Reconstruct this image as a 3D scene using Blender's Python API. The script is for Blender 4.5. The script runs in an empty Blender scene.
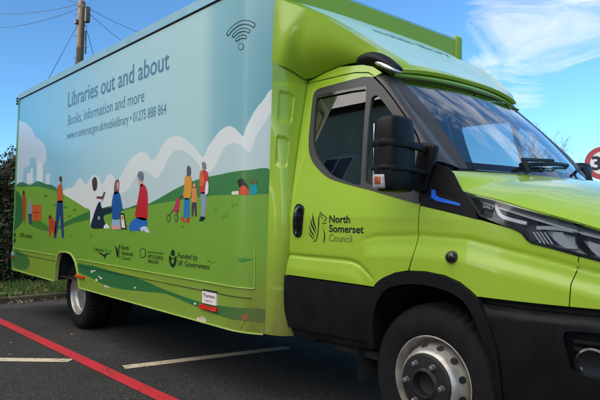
import bpy, bmesh, math, random
from mathutils import Vector, Matrix
from mathutils.geometry import tessellate_polygon
random.seed(7)
scene = bpy.context.scene
COL = scene.collection

# ------------------------------------------------------------------ helpers
def lin(h, k=1.0):
    o = []
    for i in (0, 2, 4):
        c = int(h[i:i+2], 16)/255
        o.append((c/12.92 if c <= .04045 else ((c+.055)/1.055)**2.4)*k)
    return (o[0], o[1], o[2], 1)

def new_mat(name):
    m = bpy.data.materials.new(name); m.use_nodes = True
    nt = m.node_tree
    return m, nt, nt.nodes['Principled BSDF']

def noise(nt, scale, detail=4, coord='Object', rough=.6, vec=None, stretch=None):
    tc = nt.nodes.new('ShaderNodeTexCoord'); n = nt.nodes.new('ShaderNodeTexNoise')
    n.inputs['Scale'].default_value = scale; n.inputs['Detail'].default_value = detail; n.inputs['Roughness'].default_value = rough
    if stretch:
        mp = nt.nodes.new('ShaderNodeMapping'); mp.inputs['Scale'].default_value = stretch
        nt.links.new(tc.outputs[coord], mp.inputs[0]); nt.links.new(mp.outputs[0], n.inputs['Vector'])
    else:
        nt.links.new(tc.outputs[coord], n.inputs['Vector'])
    return n.outputs['Fac']

def ramp(nt, fac, stops):
    r = nt.nodes.new('ShaderNodeValToRGB'); cr = r.color_ramp
    while len(cr.elements) < len(stops): cr.elements.new(.5)
    for e, (p, c) in zip(cr.elements, stops):
        e.position = p; e.color = c if len(c) == 4 else (c[0], c[1], c[2], 1)
    nt.links.new(fac, r.inputs[0]); return r.outputs[0]

def mixc(nt, fac, a, b, mode='MIX'):
    m = nt.nodes.new('ShaderNodeMix'); m.data_type = 'RGBA'; m.blend_type = mode
    for sock, v in ((m.inputs[0], fac), (m.inputs[6], a), (m.inputs[7], b)):
        if hasattr(v, 'is_output'): nt.links.new(v, sock)
        else: sock.default_value = v
    return m.outputs[2]

def mth(nt, op, a, b=0.0, clamp=False):
    m = nt.nodes.new('ShaderNodeMath'); m.operation = op; m.use_clamp = clamp
    for sock, v in ((m.inputs[0], a), (m.inputs[1], b)):
        if hasattr(v, 'is_output'): nt.links.new(v, sock)
        else: sock.default_value = v
    return m.outputs[0]

def bump(nt, p, h, strength=.2, dist=.01):
    b = nt.nodes.new('ShaderNodeBump'); b.inputs['Strength'].default_value = strength; b.inputs['Distance'].default_value = dist
    nt.links.new(h, b.inputs['Height']); nt.links.new(b.outputs[0], p.inputs['Normal'])

def simple(name, col, rough=.5, metal=0., coat=0., var=.12, vscale=6, bmp=0., bscale=60, spec=.5):
    m, nt, p = new_mat(name)
    c = lin(col) if isinstance(col, str) else (col[0], col[1], col[2], 1)
    if var:
        f = noise(nt, vscale)
        lo = tuple(x*(1-var) for x in c[:3])+(1,); hi = tuple(min(1, x*(1+var)) for x in c[:3])+(1,)
        nt.links.new(ramp(nt, f, [(.3, lo), (.7, hi)]), p.inputs['Base Color'])
        rr = noise(nt, vscale*2.3)
        nt.links.new(mth(nt, 'ADD', mth(nt, 'MULTIPLY', rr, rough*.35), rough*.82), p.inputs['Roughness'])
    else:
        p.inputs['Base Color'].default_value = c; p.inputs['Roughness'].default_value = rough
    p.inputs['Metallic'].default_value = metal; p.inputs['Coat Weight'].default_value = coat
    p.inputs['Coat Roughness'].default_value = .05; p.inputs['Specular IOR Level'].default_value = spec
    if bmp: bump(nt, p, noise(nt, bscale), bmp, .004)
    return m

def glass_mat(name, tint, f0=.06, rough=.0):
    """thin glazing: tinted see-through plus a Schlick reflection, alike from both sides"""
    m = bpy.data.materials.new(name); m.use_nodes = True; nt = m.node_tree; nt.nodes.clear()
    out = nt.nodes.new('ShaderNodeOutputMaterial'); mx = nt.nodes.new('ShaderNodeMixShader')
    tr = nt.nodes.new('ShaderNodeBsdfTransparent'); gl = nt.nodes.new('ShaderNodeBsdfGlossy'); g = nt.nodes.new('ShaderNodeNewGeometry')
    d = nt.nodes.new('ShaderNodeVectorMath'); d.operation = 'DOT_PRODUCT'; nt.links.new(g.outputs['Incoming'], d.inputs[0]); nt.links.new(g.outputs['Normal'], d.inputs[1])
    c = mth(nt, 'SUBTRACT', 1.0, mth(nt, 'ABSOLUTE', d.outputs['Value']), True)
    f = mth(nt, 'ADD', mth(nt, 'MULTIPLY', mth(nt, 'POWER', c, 5.0), 1-f0), f0, True)
    tr.inputs[0].default_value = (*tint, 1); gl.inputs['Roughness'].default_value = rough
    nt.links.new(f, mx.inputs[0]); nt.links.new(tr.outputs[0], mx.inputs[1]); nt.links.new(gl.outputs[0], mx.inputs[2])
    nt.links.new(mx.outputs[0], out.inputs[0]); return m

def link(name, me, mats, parent=None):
    o = bpy.data.objects.new(name, me); COL.objects.link(o)
    for m in (mats if isinstance(mats, (list, tuple)) else [mats]): me.materials.append(m)
    if parent: o.parent = parent
    return o

def tag(o, label=None, cat=None, group=None, kind=None):
    if label: o['label'] = label
    if cat: o['category'] = cat
    if group: o['group'] = group
    if kind: o['kind'] = kind
    return o

def empty(name, loc=(0, 0, 0), rot=(0, 0, 0)):
    o = bpy.data.objects.new(name, None); COL.objects.link(o); o.location = loc; o.rotation_euler = rot
    o.empty_display_size = .2; return o

def cr_curve(pts, n=6, closed=False):
    """Catmull-Rom through points of any dimension"""
    P = [tuple(p) for p in pts]; N = len(P); out = []
    rng = range(N) if closed else range(N-1)
    for i in rng:
        if closed: a, b, c, d = P[(i-1) % N], P[i], P[(i+1) % N], P[(i+2) % N]
        else: a, b, c, d = P[max(i-1, 0)], P[i], P[i+1], P[min(i+2, N-1)]
        for k in range(n):
            t = k/n
            out.append(tuple(.5*((2*q)+(-p+r)*t+(2*p-5*q+4*r-s)*t*t+(-p+3*q-3*r+s)*t**3) for p, q, r, s in zip(a, b, c, d)))
    if not closed: out.append(P[-1])
    return out

def smoothstep(x):
    x = max(0., min(1., x)); return x*x*(3-2*x)

def interp(x, xs, ys):
    if x <= xs[0]: return ys[0]
    for i in range(1, len(xs)):
        if x <= xs[i]:
            t = (x-xs[i-1])/(xs[i]-xs[i-1]); return ys[i-1]+(ys[i]-ys[i-1])*t
    return ys[-1]

def sheet(bm, outline, M, off=0., thick=.004, holes=(), ga=None, gz=None, side=-1, mi=0, norms=None, min_a=None):
    """a panel cut to OUTLINE (a,z), laid on the surface M(a,z,off), with a real edge of THICK"""
    loops = [[Vector((a, 0, z)) for a, z in outline]]+[[Vector((a, 0, z)) for a, z in h] for h in holes]
    flat = [v for l in loops for v in l]
    t = bmesh.new(); vs = [t.verts.new(v) for v in flat]
    for tri in tessellate_polygon(loops):
        if len(set(tri)) == 3:
            try: t.faces.new([vs[i] for i in tri])
            except ValueError: pass
    amin = min(v.x for v in flat); amax = max(v.x for v in flat); zmin = min(v.z for v in flat); zmax = max(v.z for v in flat)
    if ga:
        a = amin+ga if min_a is None else max(min_a, amin+ga*.5)
        while a < amax:
            bmesh.ops.bisect_plane(t, geom=t.verts[:]+t.edges[:]+t.faces[:], plane_co=(a, 0, 0), plane_no=(1, 0, 0), dist=1e-6); a += ga
    if gz:
        z = zmin+gz
        while z < zmax:
            bmesh.ops.bisect_plane(t, geom=t.verts[:]+t.edges[:]+t.faces[:], plane_co=(0, 0, z), plane_no=(0, 0, 1), dist=1e-6); z += gz
    def mp(a, z, o):
        p = M(a, z, o); return Vector((p[0], p[1] if side < 0 else -p[1], p[2]))
    e = 1e-3; new = {}; nrm = {}
    for v in t.verts:
        a, z = v.co.x, v.co.z
        p = mp(a, z, off); da = mp(a+e, z, off)-mp(a-e, z, off); dz = mp(a, z+e, off)-mp(a, z-e, off)
        n = da.cross(dz); n.normalize()
        if side > 0: n = -n
        nv = bm.verts.new(p); new[v] = nv; nrm[nv] = n
        if norms is not None: norms[nv] = n
    t.normal_update()
    for f in t.faces:
        l = [new[v] for v in f.verts]
        if (f.normal.y > 0) != (side > 0): l.reverse()
        try: nf = bm.faces.new(l); nf.smooth = True; nf.material_index = mi
        except ValueError: pass
    if thick:
        for ed in [x for x in t.edges if len(x.link_faces) == 1]:
            q = [new[v] for v in ed.verts]
            A, B = q[0].co, q[1].co
            A2, B2 = A-nrm[q[0]]*thick, B-nrm[q[1]]*thick
            f = bm.faces.new([bm.verts.new(c) for c in (A, B, B2, A2)]); f.material_index = mi
            # outward side: away from the face
            cen = sum((new[v].co for v in ed.link_faces[0].verts), Vector())/len(ed.link_faces[0].verts)
            f.normal_update()
            if f.normal.dot((A+B)/2-cen) < 0: f.normal_flip()
    t.free()

def finish(bm, name, mats, parent=None, norms=None, smooth=None):
    if norms: 
        bm.verts.index_update(); nl = {v.index: n for v, n in norms.items() if v.is_valid}
    bm.normal_update()
    me = bpy.data.meshes.new(name); bm.to_mesh(me); bm.free()
    if norms:
        arr = []
        for l in me.loops:
            n = nl.get(l.vertex_index)
            arr.append(tuple(n) if n is not None else (0, 0, 0))
        me.normals_split_custom_set(arr)
    o = link(name, me, mats, parent)
    if smooth is not None:
        for p in me.polygons: p.use_smooth = True
        me.set_sharp_from_angle(angle=math.radians(smooth))
    return o

def panel(name, outline, M, mat, parent, off=0., thick=.006, holes=(), ga=.03, gz=.03, side=-1):
    bm = bmesh.new(); nm = {}
    sheet(bm, outline, M, off, thick, holes, ga, gz, side, 0, nm)
    return finish(bm, name, mat, parent, nm)

def loft_bm(bm, rows, closed=False, mi=0, flip=False, mis=None):
    R = [[bm.verts.new(p) for p in r] for r in rows]
    for i in range(len(R)-1):
        n = len(R[i]); rng = range(n) if closed else range(n-1)
        for j in rng:
            k = (j+1) % n
            l = [R[i][j], R[i][k], R[i+1][k], R[i+1][j]]
            if flip: l.reverse()
            f = bm.faces.new(l); f.smooth = True; f.material_index = mis(i, j) if mis else mi
    return R

def loft(name, rows, mat, parent=None, closed=False, flip=False, smooth=40, thick=0, mis=None, caps=False):
    bm = bmesh.new(); R = loft_bm(bm, rows, closed, 0, flip, mis)
    if caps:
        for r, rev in ((R[0], True), (R[-1], False)):
            try: bm.faces.new(r[::-1] if rev else r)
            except ValueError: pass
    if thick: bmesh.ops.solidify(bm, geom=bm.faces[:], thickness=thick)
    bmesh.ops.recalc_face_normals(bm, faces=bm.faces[:]) if (closed or thick) else None
    return finish(bm, name, mat, parent, None, smooth)

def rbox(bm, c, s, r=.01, seg=3, rot=None, mi=0, taper=None):
    """a box with rounded edges"""
    t = bmesh.new(); bmesh.ops.create_cube(t, size=1)
    for v in t.verts:
        v.co = Vector((v.co.x*s[0], v.co.y*s[1], v.co.z*s[2]))
        if taper and v.co.z > 0: v.co.x *= taper[0]; v.co.y *= taper[1]
    if r: bmesh.ops.bevel(t, geom=t.edges[:], offset=min(r, min(s)*.49), segments=seg, affect='EDGES', profile=.5)
    mt = Matrix.Translation(Vector(c))
    if rot is not None: mt = mt @ (rot if isinstance(rot, Matrix) else Matrix.Rotation(rot[0], 4, 'X') @ Matrix.Rotation(rot[1], 4, 'Y') @ Matrix.Rotation(rot[2], 4, 'Z'))
    d = {}
    for v in t.verts: d[v] = bm.verts.new(mt @ v.co)
    for f in t.faces:
        nf = bm.faces.new([d[v] for v in f.verts]); nf.smooth = True; nf.material_index = mi
    t.free()

def tube(bm, pts, rad, n=8, mi=0, cap=True):
    pts = [Vector(p) for p in pts]; rads = rad if isinstance(rad, (list, tuple)) else [rad]*len(pts)
    rows = []; up = None
    for i, p in enumerate(pts):
        d = (pts[min(i+1, len(pts)-1)]-pts[max(i-1, 0)]).normalized()
        if up is None: up = d.orthogonal().normalized()
        up = (up-d*up.dot(d)).normalized(); s = d.cross(up)
        rows.append([bm.verts.new(p+(up*math.cos(2*math.pi*k/n)+s*math.sin(2*math.pi*k/n))*rads[i]) for k in range(n)])
    for i in range(len(rows)-1):
        for k in range(n):
            f = bm.faces.new([rows[i][k], rows[i][(k+1) % n], rows[i+1][(k+1) % n], rows[i+1][k]]); f.smooth = True; f.material_index = mi
    if cap and n > 2:
        for r in (rows[0][::-1], rows[-1]):
            f = bm.faces.new(r); f.material_index = mi

def lathe(bm, prof, c, axis='Y', sgn=-1, n=64, mi=0, mod=None):
    """prof: (radius, outward offset). axis Y: offset goes to sgn*Y"""
    rows = []
    for i, (r, o) in enumerate(prof):
        row = []
        for k in range(n):
            t = 2*math.pi*k/n; rr = r+(mod(i, k) if mod else 0)
            if axis == 'Y': p = (c[0]+rr*math.cos(t), c[1]+sgn*o, c[2]+rr*math.sin(t))
            else: p = (c[0]+rr*math.cos(t), c[1]+rr*math.sin(t), c[2]+o)
            row.append(bm.verts.new(p))
        rows.append(row)
    for i in range(len(rows)-1):
        for k in range(n):
            f = bm.faces.new([rows[i][k], rows[i][(k+1) % n], rows[i+1][(k+1) % n], rows[i+1][k]]); f.smooth = True; f.material_index = mi
    return rows

def mbox(name, c, s, mat, parent=None, r=.01, rot=None, seg=3, taper=None):
    bm = bmesh.new(); rbox(bm, c, s, r, seg, rot, 0, taper); return finish(bm, name, mat, parent, None, 35)

def mtube(name, pts, rad, mat, parent=None, n=10):
    bm = bmesh.new(); tube(bm, pts, rad, n); return finish(bm, name, mat, parent, None, 50)

_tc = {}
def text_mesh(s, bold=0.):
    """flat letter faces in (x, y), baseline y=0"""
    k = (s, bold)
    if k not in _tc:
        cu = bpy.data.curves.new('t', 'FONT'); cu.body = s; cu.size = 1; cu.offset = bold; cu.resolution_u = 3
        o = bpy.data.objects.new('t', cu); COL.objects.link(o)
        dg = bpy.context.evaluated_depsgraph_get(); me = bpy.data.meshes.new_from_object(o.evaluated_get(dg))
        vs = [(v.co.x, v.co.y) for v in me.vertices]; fs = [tuple(p.vertices) for p in me.polygons]
        bpy.data.objects.remove(o); bpy.data.curves.remove(cu); bpy.data.meshes.remove(me)
        _tc[k] = (vs, fs)
    return _tc[k]
def cap_h():
    vs, _ = text_mesh('H'); return max(v[1] for v in vs)
def put_text(bm, s, x0, x1, z, cap, M, off, bold=0., mi=0, side=-1):
    vs, fs = text_mesh(s, bold); w0 = min(v[0] for v in vs); w1 = max(v[0] for v in vs); ch = cap_h()
    nv = []
    for v in vs:
        t = (v[0]-w0)/(w1-w0); a = x0+(x1-x0)*t
        p = M(a, z+v[1]/ch*cap, off); nv.append(bm.verts.new((p[0], p[1] if side < 0 else -p[1], p[2])))
    for f in fs:
        l = [nv[i] for i in f]
        try: nf = bm.faces.new(l)
        except ValueError: continue
        nf.material_index = mi; nf.normal_update()
        if nf.normal.y > .2: nf.normal_flip()

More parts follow.
